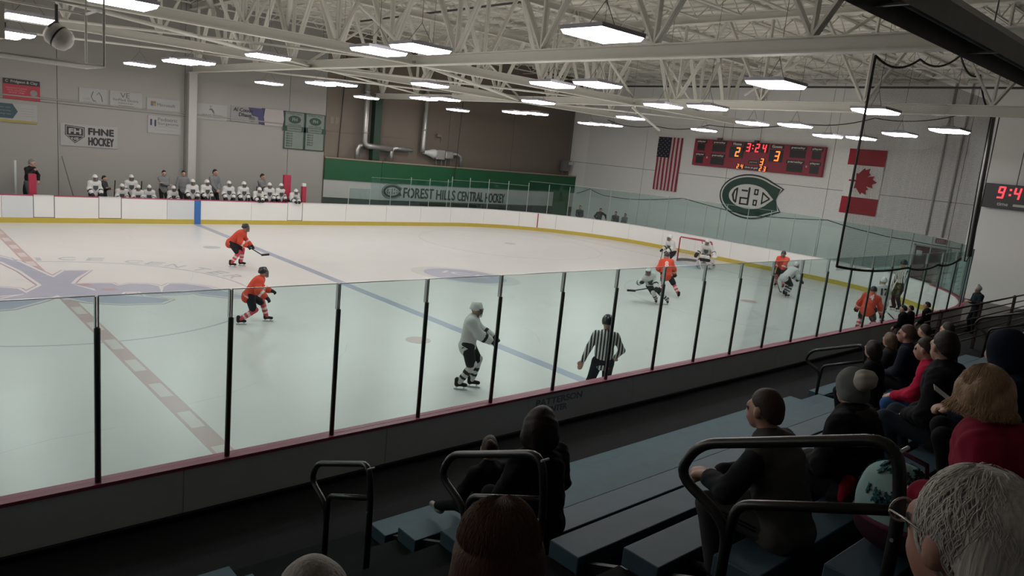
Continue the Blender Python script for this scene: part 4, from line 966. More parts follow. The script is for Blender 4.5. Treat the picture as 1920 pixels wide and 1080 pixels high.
# ------------------------------------------------------------------ bleachers
M_SEATB = mat('blue_painted_plank', (.056, .098, .130), .55, noise=.16, nscale=5, bump=.05, spec=.3)
M_FOOT = mat('dark_foot_board', (.008, .009, .010), .9, noise=.3, nscale=9, spec=.15)
M_RAIL = mat('black_rail_paint', (.016, .015, .015), .3, noise=.2, nscale=8)
RY = [-14.36, -14.87, -15.54, -16.21, -16.88, -17.56, -18.23, -18.88, -19.55, -20.2, -20.87, -21.5]
RZ = [.65, .85, 1.14, 1.425, 1.71, 1.99, 2.28, 2.56, 2.85, 3.13, 3.42, 3.7]
def bleacher(x0, x1, nrows, label):
    t = empty('bleacher', (x0, 0, 0)); tag(t, label, 'bleacher')
    L = x1 - x0
    for i in range(nrows):
        bevel(MB().box(0, RY[i] - .30, RZ[i] - .14, L, RY[i], RZ[i]).obj('seat_plank', M_SEATB, t), .008, 2)
        if i:
            zf = RZ[i - 1] - .13
            MB().box(.02, RY[i] - .02, zf - .04, L - .02, RY[i - 1] - .29, zf).obj('foot_board', M_FOOT, t)
            MB().box(.04, RY[i] - .29, max(.5, zf - .04), L - .04, RY[i] - .27, RZ[i] - .14).obj('riser', M_FOOT, t)
    n = max(2, round(L / 2.4))
    for k in range(n + 1):
        xx = .1 + (L - .2) * k / n
        b = MB(); b.bar((xx, RY[0] - .2, .55), (xx, RY[nrows - 1] - .1, RZ[nrows - 1] - .3), .05, .08)
        for i in range(0, nrows, 2): b.bar((xx, RY[i] - .15, .5), (xx, RY[i] - .15, RZ[i] - .14), .05, .05, (0, 1, 0))
        o = b.obj('support_frame', M_RAIL, t)
    return t
bleacher(-13.0, -1.36, 12, 'left section of blue plank bleachers, only its corner planks showing')
bleacher(.1, 9.02, 11, 'middle section of blue plank bleachers between the two railed aisles')
bleacher(9.75, 14.6, 8, 'right section of blue plank bleachers filled with dark clad spectators')
fa = empty('aisle_steps', (0, 0, 0)); tag(fa, 'dark stepped aisle between left and middle bleacher sections', 'steps')
for i in range(1, 11): MB().box(-1.34, RY[i] - .02, max(.5, RZ[i - 1] - .28), .08, RY[i - 1] + (.0 if i > 1 else .1), RZ[i - 1] - .13).obj('step', M_FOOT, fa)
def fillet(pts, r=.1, n=5):
    P = [Vector(p) for p in pts]; out = [P[0]]
    for i in range(1, len(P) - 1):
        a, b_, c = P[i - 1], P[i], P[i + 1]; u = (a - b_); v = (c - b_); d = min(r, u.length * .45, v.length * .45)
        s, e = b_ + u.normalized() * d, b_ + v.normalized() * d
        for k in range(n + 1):
            f = k / n; out.append(s * (1 - f) ** 2 + b_ * 2 * f * (1 - f) + e * f * f)
    return out + [P[-1]]
def rail(x, y, z, zl, zr, label):
    t = empty('aisle_handrail', (x, y, z)); tag(t, label, 'handrail')
    MB().tube(fillet([(0, -.23, zl - z), (0, -.23, -.31), (0, .10, -.17), (0, -.0, .03), (0, -.9, .39), (0, -.96, .1), (0, -.96, zr - z)], .13), .027, 12).obj('rail_loop', M_RAIL, t, True)
    MB().tube(fillet([(0, -.23, -.5), (0, -.25, -.19), (0, -.95, .10)], .08), .025, 12).obj('mid_rail', M_RAIL, t, True)
    for yy, zz in ((-.23, zl - z), (-.96, zr - z)): MB().lathe([(.06, 0), (.06, .012), (.03, .02)], (0, yy, zz), (0, 0, 1), 12).obj('floor_flange', M_RAIL, t, True)
    for yy, zz in ((-.93, .36), (-.96, -.02)): MB().lathe([(.008, -.034), (.008, .034)], (0, yy, zz), (1, 0, 0), 8).obj('bolt', M_ALU, t)
rail(-.6, -14.48, 1.49, .52, .72, 'first black aisle handrail down at the rink end of the left aisle')
rail(-.6, -16.46, 2.36, 1.3, 1.58, 'second black aisle handrail, partway up beside the girls in black')
rail(-.6, -18.44, 3.20, 2.15, 2.43, 'third and highest black aisle handrail nearest the camera')
rail(9.3, -14.48, 1.49, .5, .6, 'far black aisle handrail before the right bleacher section')
rail(17.2, -15.0, 1.6, .5, .5, 'black loop handrail in front of the barred guard rail at far right')
t = empty('guard_rail', (0, 0, 0)); tag(t, 'dark barred guard rail past the right end of the bleachers', 'railing')
M_GRD = mat('dark_red_black_paint', (.035, .014, .016), .4, noise=.2)
for k in range(6):
    MB().tube([(14.9, -14.5, 1.78 - .19 * k), (30.0, -14.5, 1.78 - .19 * k)], .018 if k else .026, 8).obj('rail_bar', M_GRD, t, True)
for xx in (15.9, 19.0, 22.2, 25.5, 28.8): MB().box(xx - .035, -14.535, .5, xx + .035, -14.465, 1.82).obj('rail_post', M_GRD, t)
for xx in (22.6,): 
    MB().box(xx, -16.8, .5, xx + .06, -14.4, .56).obj('rail_base', M_GRD, t)
t = empty('bollard', (22.6, -15.0, .5)); tag(t, 'yellow padded post with red foot behind the guard rail at right edge', 'post')
M_YEL = mat('yellow_pad', (.50, .40, .06), .6, noise=.1)
bevel(MB().box(-.14, -.14, .5, .14, .14, 1.45).obj('yellow_pad', M_YEL, t), .03); bevel(MB().box(-.13, -.13, 0, .13, .13, .5).obj('red_pad', M_REDP, t), .02)
MB().tube([(0, 0, 1.45), (0, 0, 2.3)], .035, 8).obj('post_top', M_ALU, t, True); MB().lathe([(.02, 0), (.07, .05), (.07, .12), (.02, .16)], (-.35, .1, 1.6), (0, 0, 1), 10).obj('lamp', M_SEAM, t, True); MB().tube([(-.35, .1, 1.65), (0, 0, 1.6)], .015, 6).obj('lamp_arm', M_SEAM, t)

# ------------------------------------------------------------------ bench area: padded posts, leaning pole
M_RPAD = mat('red_vinyl_pad', (.34, .02, .05), .45, noise=.08)
def padpost(x, y, z0, z1, w, label, cap_=None):
    t = empty('padded_post', (x, y, z0)); tag(t, label, 'post')
    bevel(MB().box(-w / 2, -.09, 0, w / 2, .09, z1 - z0).obj('vinyl_pad', M_RPAD, t), .02)
    MB().box(-w / 2 + .03, .09, 0, w / 2 - .03, .12, z1 - z0).obj('backing_board', M_SEAM, t)
    if cap_: bevel(MB().box(-w * .4, -.07, z1 - z0, w * .4, .07, z1 - z0 + .16).obj('post_cap', M_EDGE, t), .02)
padpost(11.95, 13.5, .32, 2.35, .36, 'wide dark red pad standing behind the right end of the bench')
padpost(12.72, 13.25, .0, 1.85, .22, 'narrow red padded post with grey green cap right of the bench door', True)
padpost(1.46, 13.25, .32, 1.86, .26, 'bright red padded post in front of the man in black at left')
o = MB().tube([(2.95, 15.9, 2.45), (3.35, 15.2, .34)], .022, 6).obj('leaning_pole', M_SEAM, None, True); tag(o, 'thin dark pole leaning on the far wall left of the bench', 'pole')
t = empty('players_bench', (0, 0, 0)); tag(t, 'long dark players bench behind the far boards', 'bench')
MB().box(4.0, 13.85, .72, 14.0, 14.2, .78).obj('bench_seat', M_SEAM, t)
for xx in np.arange(4.3, 14, 1.6): MB().box(xx, 13.95, .32, xx + .06, 14.1, .72).obj('bench_leg', M_RAIL, t)
t = empty('penalty_chair', (.25, 14.2, .0)); tag(t, 'white chair back and dark bag at the far left edge', 'chair')
MB().tube(fillet([(-.2, -.2, 0), (-.2, -.2, 1.5), (.15, -.2, 1.55), (.2, -.2, 0)], .1), .03, 8).obj('chair_frame', M_WHITE, t, True); bevel(MB().box(-.25, -.15, .8, .15, .2, 1.3).obj('seat_pad', M_BLACK, t), .05)
for sx in (-.2, .12): MB().box(sx, .15, 0, sx + .05, .2, .8).obj('leg', M_WHITE, t)

# ------------------------------------------------------------------ people
SKIN = mat('skin', (.46, .27, .20), .55, noise=.08, nscale=12); SKIN2 = mat('skin_ruddy', (.40, .20, .155), .55, noise=.1, nscale=14)
EYEW = mat('eye_white', (.6, .58, .55), .3); EYED = mat('eye_dark', (.03, .02, .015), .3); LIP = mat('lip', (.30, .12, .10), .5)
def cl(name, c, r=.9, n=.12): return mat('cloth_' + name, c, r, noise=n, nscale=9, bump=.15, spec=.15)
def hr(name, c): return mat('hair_' + name, c, .55, noise=.45, nscale=1, bump=.3, spec=.3, stretch=(130, 130, 14))
V3 = lambda *a: np.array(a, float)
def unit(v): v = np.array(v, float); return v / max(np.linalg.norm(v), 1e-9)
def ik(a, b, l1, l2, hint):
    d = b - a; D = np.linalg.norm(d); D2 = min(D, (l1 + l2) * .999); d = d / max(D, 1e-9); b = a + d * D2
    x = (l1 * l1 - l2 * l2 + D2 * D2) / (2 * D2); h = math.sqrt(max(l1 * l1 - x * x, 0))
    hv = np.array(hint, float); hv = hv - d * (hv @ d); hv = unit(hv)
    return a + d * x + hv * h, b
def pose(pel=(0, 0, .93), lean=0, side=0, twist=0, head=(0, 0), hands=None, feet=None, s=1.0, elbow=(-.6, .5, -.6), knee=(1, 0, .1), foot_dir=0, stoop=0):
    """skeleton in the figure's own frame: +x ahead, +y left, +z up; lengths for a 1.75 m adult, scaled by s"""
    J = {}; p = V3(*pel); L = math.radians(lean); S = math.radians(side)
    t = unit([math.sin(L), math.sin(S), math.cos(L) * math.cos(S)])
    tw = math.radians(twist); lat = unit(np.cross(t, [math.cos(tw), math.sin(tw), 0])); fw = np.cross(lat, t)
    J['pel'] = p; J['waist'] = p + t * .16 * s; J['chest'] = p + t * .34 * s; 
    t2 = unit(t + V3(math.cos(tw), math.sin(tw), 0) * math.tan(math.radians(stoop)))
    J['neck'] = J['chest'] + t2 * .17 * s; J['t'] = t; J['t2'] = t2; J['lat'] = lat; J['fw'] = fw
    for k, sg in (('L', 1), ('R', -1)):
        J['sh' + k] = J['neck'] - t2 * .05 * s + lat * sg * .175 * s
        J['hip' + k] = p + V3(0, sg * .095 * s, -.03 * s)
    hy, hp = math.radians(head[0]), math.radians(head[1])
    hf = V3(math.cos(hy) * math.cos(hp), math.sin(hy) * math.cos(hp), -math.sin(hp)); hl = unit(np.cross([0, 0, 1], hf)); hu = np.cross(hf, hl)
    J['hf'], J['hl'], J['hu'] = hf, hl, hu
    J['head'] = J['neck'] + unit(t2 * .5 + hu) * .175 * s + hf * .025 * s
    hands = hands or {}; feet = feet or {}
    for k, sg in (('L', 1), ('R', -1)):
        h = V3(*hands.get(k, (.06, sg * .26, .80 * s + pel[2] - .93 * s)))
        e, w = ik(J['sh' + k], h, .285 * s, .26 * s, (elbow[0], sg * elbow[1], elbow[2])); J['el' + k], J['wr' + k] = e, w
        f = V3(*feet.get(k, (0, sg * .11, 0))); ank = f + V3(0, 0, .08 * s)
        kn, an = ik(J['hip' + k], ank, .43 * s, .42 * s, (knee[0], sg * knee[1], knee[2])); J['kn' + k], J['an' + k] = kn, an
        fd = math.radians(foot_dir if not isinstance(foot_dir, (tuple, list)) else foot_dir[0 if k == 'L' else 1])
        J['fd' + k] = V3(math.cos(fd), math.sin(fd), 0)
    J['s'] = s
    return J
def head_prims(J, sm=0, detail=True):
    s = J['s']; h, f, l, u = J['head'], J['hf'], J['hl'], J['hu']; M = np.stack([f, l, u])
    P = [ell(h + u * .025 * s - f * .01 * s, np.array([.098, .077, .105]) * s, M, sm),
         cap(h - u * .03 * s + f * .03 * s, h - u * .085 * s + f * .06 * s, .055 * s, .034 * s, sm),
         cap(h - u * .02 * s + f * .05 * s, h - u * .05 * s + f * .06 * s, .05 * s, .045 * s, sm)]
    if detail:
        P += [cap(h + u * .012 * s + f * .095 * s, h - u * .025 * s + f * .115 * s, .010 * s, .015 * s, sm),
              cap(h + u * .03 * s + f * .085 * s + l * .035 * s, h + u * .03 * s + f * .085 * s - l * .035 * s, .012 * s, None, sm)]
        for sg in (1, -1):
            P += [ell(h - u * .008 * s - f * .005 * s + l * sg * .087 * s, np.array([.018, .009, .030]) * s, M, sm),
                  ell(h + u * .012 * s + f * .086 * s + l * sg * .032 * s, np.array([.008, .014, .008]) * s, M, 2)]
        P += [cap(h - u * .052 * s + f * .096 * s + l * .02 * s, h - u * .052 * s + f * .096 * s - l * .02 * s, .0075 * s, None, 3)]
    return P
def hand_prims(J, k, sm=0, curl=.5, vox=.02):
    s = J['s']; w, e = J['wr' + k], J['el' + k]; d = unit(w - e); sg = 1 if k == 'L' else -1
    n = np.cross(d, J['lat']); n = unit(n if np.linalg.norm(n) > .2 else np.cross(d, [1, 0, 0])); l = unit(np.cross(n, d))
    r = max(.0085 * s, vox * .5); P = [ell(w + d * .05 * s, np.array([.052, .042, max(.019, vox * .8)]) * s, np.stack([d, l, n]), sm)]
    for i, (o, L) in enumerate(((.030, .036), (.011, .042), (-.010, .039), (-.030, .030))):
        a = w + d * .088 * s + l * o * s; b = a + unit(d - n * curl * .6) * L * s; c = b + unit(d - n * curl * 2.2) * L * .85 * s
        P += [cap(a, b, r, r * .95, sm), cap(b, c, r * .95, r * .8, sm)]
    th = w + d * .025 * s + l * .03 * s * sg; t1 = th + unit(d * .7 + l * sg * .7 - n * .3) * .045 * s
    P += [cap(th, t1, r * 1.25, r * 1.1, sm), cap(t1, t1 + unit(d - n * .5 * curl) * .03 * s, r * 1.1, r * .9, sm)]
    return P
def torso_prims(J, g, m=0, fat=1.0, hem=.0, sleeve=1.0, arms=True, mf=None):
    """jacket or jersey: g = looseness in metres, hem = how far below the pelvis it reaches"""
    s = J['s']; t, lat, t2 = J['t'], J['lat'], J['t2']; P = []
    M = np.stack([np.cross(lat, t), lat, t]); f = fat
    P += [ell(J['chest'] + t2 * .02 * s, np.array([.115 * f, .165, .20]) * s + g, np.stack([np.cross(lat, t2), lat, t2]), m),
          ell(J['waist'], np.array([.115 * f, .15 * f, .19]) * s + g, M, m),
          ell(J['pel'] - t * (.02 + hem * .4) * s, np.array([.12 * f, .16 * f, .13 + hem * .5]) * s + g, M, m),
          cap(J['shL'] - lat * .02 * s, J['shR'] + lat * .02 * s, .062 * s + g, None, m),
          cap(J['neck'] - t2 * .05 * s, J['neck'] + t2 * .015 * s, .085 * s + g, .062 * s + g * .6, m)]
    if arms:
        for k in 'LR':
            P += [cap(J['sh' + k], J['el' + k], .056 * s + g, .045 * s + g, m), cap(J['el' + k], J['wr' + k] - unit(J['wr' + k] - J['el' + k]) * .01, .045 * s + g, .033 * s + g * .9, m)]
    return P
def leg_prims(J, g, m=0, fat=1.0):
    s = J['s']; P = [ell(J['pel'] - V3(0, 0, .02) * s, np.array([.12 * fat, .16 * fat, .115]) * s + g, None, m)]
    for k in 'LR':
        P += [cap(J['hip' + k], J['kn' + k], .082 * s * fat + g, .056 * s + g, m), cap(J['kn' + k], J['an' + k], .056 * s + g, .038 * s + g * 1.3, m)]
    return P
def shoe_prims(J, m=0, g=0, side='LR'):
    P = []; s = J['s']
    for k in side:
        a = J['an' + k]; d = J['fd' + k]
        P += [cap(a + V3(0, 0, -.035) * s - d * .045 * s, a + d * .15 * s + V3(0, 0, -.05) * s, .042 * s + g, .033 * s + g, m), cap(a, a + V3(0, 0, -.03) * s, .044 * s + g, .045 * s + g, m)]
    return P
def body_prims(J, vox, curl=.5, hands=True, bald=True):
    s = J['s']; t2 = J['t2']
    P = head_prims(J) + [cap(J['neck'] - t2 * .05 * s, J['head'] - J['hu'] * .06 * s - J['hf'] * .015 * s, .058 * s, .052 * s, 0)]
    P += [cap(J['pel'], J['chest'], .10 * s, .11 * s, 0), cap(J['shL'], J['shR'], .05 * s, None, 0), cap(J['chest'], J['neck'], .10 * s, .06 * s, 0)]
    for k in 'LR':
        P += [cap(J['sh' + k], J['el' + k], .045 * s, .037 * s, 0), cap(J['el' + k], J['wr' + k], .037 * s, .028 * s, 0), cap(J['hip' + k], J['kn' + k], .07 * s, .046 * s, 0), cap(J['kn' + k], J['an' + k], .046 * s, .034 * s, 0), cap(J['an' + k] - V3(0, 0, .03), J['an' + k] + J['fd' + k] * .11 * s - V3(0, 0, .045), .033 * s, .026 * s, 0)]
        if hands: P += hand_prims(J, k, 0, curl, vox)
        else: P += [cap(J['wr' + k], J['wr' + k] + unit(J['wr' + k] - J['el' + k]) * .07 * s, .035 * s, .03 * s, 0)]
    return P
def hair_short(J, g=.012, down=.03, m=0):
    s = J['s']; h, f, l, u = J['head'], J['hf'], J['hl'], J['hu']; M = np.stack([f, l, u])
    P = [ell(h + u * .03 * s - f * .016 * s, (np.array([.098, .077, .104]) + np.array([g, g * .7, g])) * s, M, m), ell(h - u * .03 * s - f * .055 * s, (np.array([.05, .066, .06]) + g * .6) * s, M, m)]
    def cut(G):
        q = G - h; a = q @ f; c = q @ u
        return np.maximum((a - .070 * s) + np.minimum(0, (c - .075 * s)) * -1.2, -(c + down * s + .05 * s) + np.clip(a + .02 * s, 0, 1) * .9)
    return P, cut
def person(label, loc, rotz, J, vox, parts, skin=None, curl=.5, group=None, hands=True, k=.014):
    """parts: list of (name, prims, [materials], cut, wobble)"""
    t = empty('person', loc, rotz); tag(t, label, 'person', group)
    link('body', sdf_mesh('body', body_prims(J, vox, curl, hands), vox, [skin or SKIN, EYEW, EYED, LIP], k * .8), t)
    for p in parts:
        nm, pr, ms = p[:3]; ct = p[3] if len(p) > 3 else None; wb = p[4] if len(p) > 4 else 0; vx = p[5] if len(p) > 5 else vox
        link(nm, sdf_mesh(nm, pr, vx, ms, k, ct, wb), t)
    return t

# ---- hockey players
def lerp(a, b, f): return a + (b - a) * f
J_OR, J_ORW, J_BK = cl('jersey_orange', (.56, .075, .045), .8), cl('jersey_orange_white', (.68, .55, .52), .8), cl('hockey_black', (.022, .022, .024), .7)
J_WH, J_GY, J_RED = cl('jersey_white', (.54, .54, .53), .8, .05), cl('jersey_grey', (.30, .31, .31), .8), cl('sock_red', (.55, .08, .10), .8)
H_WH = mat('helmet_white', (.62, .62, .61), .3, noise=.03); H_BK = mat('helmet_black', (.02, .02, .022), .3, noise=.1); M_CG = mat('cage_steel', (.12, .12, .12), .4, metal=.5, noise=.1)
M_BLADE = mat('skate_steel', (.6, .6, .62), .25, metal=.9, noise=.05)
def gear(t, J, team, vox=.02, goalie=False, num=None, shield=False, skates=True, cage=True):
    s = J['s']; jm, alt, hm, sock, sock2, pant = {'o': (J_OR, J_ORW, H_BK, J_RED, J_ORW, J_BK), 'w': (J_WH, J_BK, H_WH, J_WH, J_BK, J_BK)}[team]
    P = torso_prims(J, .035 * s, 0, 1.1, .1)
    P = [p for p in P]
    M = np.stack([np.cross(J['lat'], J['t']), J['lat'], J['t']])
    for z, m in ((-.10, 1),):                   # hem stripes
        P.append(ell(J['pel'] + J['t'] * (z + .03) * s, np.array([.150, .200, .022]) * s, M, m))
    for k in 'LR':                                                     # arm stripes and shoulder pads
        P.append(ell(J['sh' + k] + J['t2'] * .01, np.array([.10, .10, .085]) * s, None, 0))
        a, b = J['el' + k], J['wr' + k]
        P.append(cap(lerp(a, b, .02), lerp(a, b, .25), .084 * s, .082 * s, 0)); P.append(cap(lerp(a, b, .36), lerp(a, b, .46), .081 * s, .080 * s, 1)); P.append(cap(lerp(a, b, .58), lerp(a, b, .85), .077 * s, .070 * s, 0))
    link('jersey', sdf_mesh('jersey', P, vox, [jm, alt], .02), t)
    P = [ell(J['pel'] - V3(0, 0, .05) * s, np.array([.16, .19, .13]) * s, None, 0)]
    for k in 'LR': P.append(cap(J['hip' + k], lerp(J['hip' + k], J['kn' + k], .86), .125 * s, .105 * s, 0))
    link('hockey_pants', sdf_mesh('hockey_pants', P, vox, [pant], .02), t)
    P2 = {}
    for k in 'LR':
        P = P2[k] = []
        a, b = J['kn' + k], J['an' + k]; seq = ((-.15, .25, 0), (.25, .42, 1), (.42, .58, 0), (.58, .70, 1), (.70, .95, 0))
        for f0, f1, m in seq: P.append(cap(lerp(a, b, f0), lerp(a, b, f1), (.076 - .02 * f0) * s, (.076 - .02 * f1) * s, m))
    if goalie:
        for k in 'LR':
            a, b = J['kn' + k], J['an' + k]; f = V3(.07, 0, 0); P = P2[k]
            P += [cap(a + f + V3(0, -.06, .16), b + f + V3(.03, -.06, 0), .075, .085, 0), cap(a + f + V3(0, .06, .16), b + f + V3(.03, .06, 0), .075, .085, 0), cap(a + f + V3(.03, -.1, .0), a + f + V3(.03, .1, .0), .07, None, 1)]
    for k in 'LR': link('leg_pad' if goalie else 'sock', sdf_mesh('sock', P2[k], vox * .9, [sock, sock2], .01), t)
    h, f, l, u = J['head'], J['hf'], J['hl'], J['hu']; HM = np.stack([f, l, u])
    def hc(G): q = G - h; return np.maximum(-(q @ u) - .01 * s + np.clip((q @ f) - .0, 0, 1) * .5, (q @ f) - .115 * s)
    link('helmet', sdf_mesh('helmet', [ell(h + u * .03 * s - f * .01 * s, np.array([.132, .108, .135]) * s, HM, 0), cap(h + u * .12 * s - f * .09 * s, h + u * .14 * s + f * .05 * s, .03 * s, .025 * s, 0), ell(h - u * .0 - f * .05 * s, np.array([.08, .10, .09]) * s, HM, 0)], .018 * s, [hm], .01, hc), t)
    if cage:
        mb = MB()
        for i in range(5):
            z = .045 - .04 * i; r = .128 - .004 * i
            mb.tube([h + u * z * s + (f * math.cos(a) * r + l * math.sin(a) * r * .82) * s for a in np.linspace(-1.2, 1.2, 7)], .006, 5)
        for a in np.linspace(-1.0, 1.0, 6):
            mb.tube([h + u * z * s + (f * math.cos(a) * .13 + l * math.sin(a) * .13 * .82) * s for z in (.05, -.03, -.115)], .006, 5)
        mb.obj('face_cage', M_CG, t, True)
    for k in 'LR':
        w, e = J['wr' + k], J['el' + k]; d = unit(w - e); n = unit(np.cross(d, J['lat']) + 1e-6); la = unit(np.cross(n, d))
        P = [cap(w - d * .06 * s, w + d * .02 * s, .068 * s, .058 * s, 0), ell(w + d * .07 * s, np.array([.07, .058, .045]) * s, np.stack([d, la, n]), 0)]
        for o in (-.04, -.014, .014, .04): P += [cap(w + d * .10 * s + la * o * s, w + d * .15 * s + la * o * s - n * .02 * s, .02 * s, .019 * s, 0), cap(w + d * .15 * s + la * o * s - n * .02 * s, w + d * .14 * s + la * o * s - n * .06 * s, .019 * s, .017 * s, 0)]
        P += [cap(w + d * .04 * s + la * .06 * s * (1 if k == 'L' else -1), w + d * .11 * s + la * .075 * s * (1 if k == 'L' else -1) - n * .03 * s, .024 * s, .02 * s, 0)]
        if goalie and k == 'L': P += [ell(w + d * .14, (.12, .12, .06), np.stack([d, la, n]), 0)]
        if goalie and k == 'R': P += [ell(w + d * .05 + n * .05, (.19, .1, .04), np.stack([d, la, n]), 0)]
        link('glove', sdf_mesh('glove', P, vox * .8, [alt if (goalie and k == 'R' or team == 'w' and not goalie or team == 'o') and not (team == 'o') else (J_BK if not goalie else J_WH)], .008), t)
    if skates:
        for k in 'LR':
            a = J['an' + k]; d = J['fd' + k]; sd = np.array([-d[1], d[0], 0])
            P = [cap(a - d * .035 * s - V3(0, 0, .0) + V3(0, 0, .06), a - d * .03 * s - V3(0, 0, .03), .052 * s, .05 * s, 0), cap(a - d * .03 * s - V3(0, 0, .02), a + d * .14 * s - V3(0, 0, .035), .045 * s, .038 * s, 0)]
            b = link('skate_boot', sdf_mesh('skate_boot', P, vox * .8, [J_BK], .01), t)
            mb = MB(); mb.bar(a - d * .09 * s - V3(0, 0, a[2] - J['ice' + k] - .012), a + d * .18 * s - V3(0, 0, a[2] - J['ice' + k] - .012), .006, .024); mb.bar(a - d * .05 * s - V3(0, 0, a[2] - J['ice' + k] - .04), a - d * .02 * s - V3(0, 0, a[2] - J['ice' + k] - .04), .02, .04); mb.bar(a + d * .09 * s - V3(0, 0, a[2] - J['ice' + k] - .04), a + d * .13 * s - V3(0, 0, a[2] - J['ice' + k] - .04), .02, .04)
            mb.obj('skate_blade', M_BLADE, b)
    fw = unit(np.cross(J['lat'], J['t']))
    back = J['chest'] - np.cross(J['lat'], J['t2']) * .172 * s
    if num:
        n_ = -np.cross(J['lat'], J['t2'])
        text('jersey_number', num, J['chest'] + n_ * .162 * s - J['t2'] * .02, .11 * len(num) * s, .22 * s, -J['lat'], J['t2'], J_ORW if team == 'o' else J_BK, t, .03, bold=.012)
    if shield:
        r_ = J['lat'] ; u_ = J['t']; o_ = lerp(J['waist'], J['chest'], .55) + np.cross(J['lat'], J['t']) * .145 * s
        pts = [(-.1, .11), (.1, .11), (.1, -.02), (0, -.12), (-.1, -.02)]
        MB().prism([(a * s, b * s) for a, b in pts][::-1], o_, r_, u_, .035 * s).obj('crest', cl('crest_ink', (.08, .085, .09)), t)
    return t
def player(label, loc, rotz, team, J, vox=.02, group=None, **kw):
    for k in 'LR': J['ice' + k] = J.get('ice' + k, J['an' + k][2] - .14 * J['s'])
    t = empty('person', loc, rotz); tag(t, label, 'person', group)
    link('body', sdf_mesh('body', body_prims(J, vox, .6, False), vox, [SKIN, EYEW, EYED, LIP], .012), t)
    return gear(t, J, team, vox, **kw)
def stick(label, loc, rotz, a, b, bd=(1, 0), wrap=True, mat_=None, group=None, bz=.035):
    """stick from butt a to heel b, blade lying along bd"""
    t = empty('hockey_stick', loc, rotz); tag(t, label, 'stick', group)
    MB().bar(a, b, .026, .034).obj('shaft', mat_ or M_BLACK, t)
    b = V3(*b); d = V3(bd[0], bd[1], 0)
    mb = MB(); n = 6; pts = [b + d * .30 * i / n + V3(-bd[1], bd[0], 0) * .03 * (i / n) ** 2 + V3(0, 0, .0) for i in range(n + 1)]
    for p, q in zip(pts[:-1], pts[1:]): mb.bar(p + V3(0, 0, bz - b[2]), q + V3(0, 0, bz - b[2]), .014, .07)
    mb.obj('blade', M_BLACK if wrap else M_WHITE, t)
    MB().bar(np.array(a, float), lerp(np.array(a, float), b, .08), .032, .04).obj('butt_tape', M_WHITE, t)
    return t
dg = math.radians
SK = .13
def fz(x, y): return (x, y, .06)         # a skate on the ice: ankle carried by boot and blade

# skaters on the ice
VS = .02
player('orange skater bent low gliding beyond the blue line at left', (5.42, 2.95, 0), dg(-38), 'o', pose((-.12, 0, .80), 42, 0, 0, (0, 5), {'L': (.42, .16, .72), 'R': (.40, -.2, .74)}, {'L': (.12, .17, .055), 'R': (-.08, -.17, .055)}, .92, stoop=12), VS)
stick('black taped stick of the far left orange skater', (5.42, 2.95, 0), dg(-38), (.26, -.28, .84), (.80, .05, .45), (.7, .7), bz=.44)
player('orange skater striding with legs apart left of the blue line', (3.14, -4.02, 0), dg(-22), 'o', pose((-.1, 0, .70), 30, 0, -10, (5, 0), {'L': (.36, .2, .75), 'R': (.25, -.3, .70)}, {'L': (.30, .18, .05), 'R': (-.30, -.16, .05)}, .86, stoop=10), VS)
player('tall white skater standing upright at the blue line near glass', (4.89, -9.93, 0), dg(-43), 'w', pose((-.03, 0, .915), 7, 0, 0, (0, 8), {'L': (.42, .10, 1.06), 'R': (.40, -.10, 1.02)}, {'L': (.10, .11, .058), 'R': (-.13, -.11, .058)}, .97), .016)
player('white skater crouched low and leaning over in front of the orange skater', (16.25, -5.68, 0), dg(222), 'w', pose((0, -.08, .62), 34, -26, 0, (0, 10), {'L': (.42, .02, .62), 'R': (.34, -.48, .72)}, {'L': (-.1, .52, .055), 'R': (.05, .12, .055)}, .92, stoop=8), VS, shield=True)
stick('stick swept sideways by the crouched white skater', (16.25, -5.68, 0), dg(222), (.46, .12, .66), (.30, -.62, .42), (.2, -.98), bz=.40)
player('orange skater seen from behind with white number 8', (17.97, -5.0, 0), dg(40), 'o', pose((0, .1, .80), 18, 6, 0, (0, 5), {'L': (.3, .3, .85), 'R': (.3, -.2, .8)}, {'L': (.1, .14, .055), 'R': (-.1, -.42, .055)}, .95, stoop=8), VS, num='8')
player('white skater standing left of the hockey goal', (24.0, -.72, 0), dg(165), 'w', pose((-.05, 0, .82), 26, 0, 0, (0, 5), {'L': (.4, .15, .82), 'R': (.35, -.25, .85)}, {'L': (.12, .2, .056), 'R': (-.1, -.2, .056)}, .95, stoop=8), VS, shield=True)
stick('stick of the white skater left of the goal', (24.0, -.72, 0), dg(165), (.28, -.3, .92), (1.05, .5, .06), (.7, .7))
player('white goalie crouching in thick pads before the goal', (26.2, -1.1, 0), dg(205), 'w', pose((-.1, 0, .66), 24, 0, 0, (0, 8), {'L': (.32, .42, .74), 'R': (.36, -.36, .66)}, {'L': (.1, .28, .056), 'R': (.1, -.28, .056)}, .98, knee=(1, -.2, .1), stoop=8), VS, goalie=True, shield=True)
stick('white goalie stick held in front of the pads', (26.2, -1.1, 0), dg(205), (.28, -.46, .95), (.55, -.05, .06), (.3, .95), False, M_WHITE)
player('orange skater half hidden behind the bent white skater', (25.5, -5.33, 0), dg(195), 'o', pose((-.05, 0, .84), 20, 0, 0, (0, 5), {'L': (.4, .1, .8), 'R': (.35, -.25, .82)}, {'L': (.1, .18, .056), 'R': (-.1, -.18, .056)}, .94, stoop=6), VS)
stick('stick of the half hidden orange skater', (25.5, -5.33, 0), dg(195), (.3, -.35, .9), (1.2, .3, .06), (.9, .4))
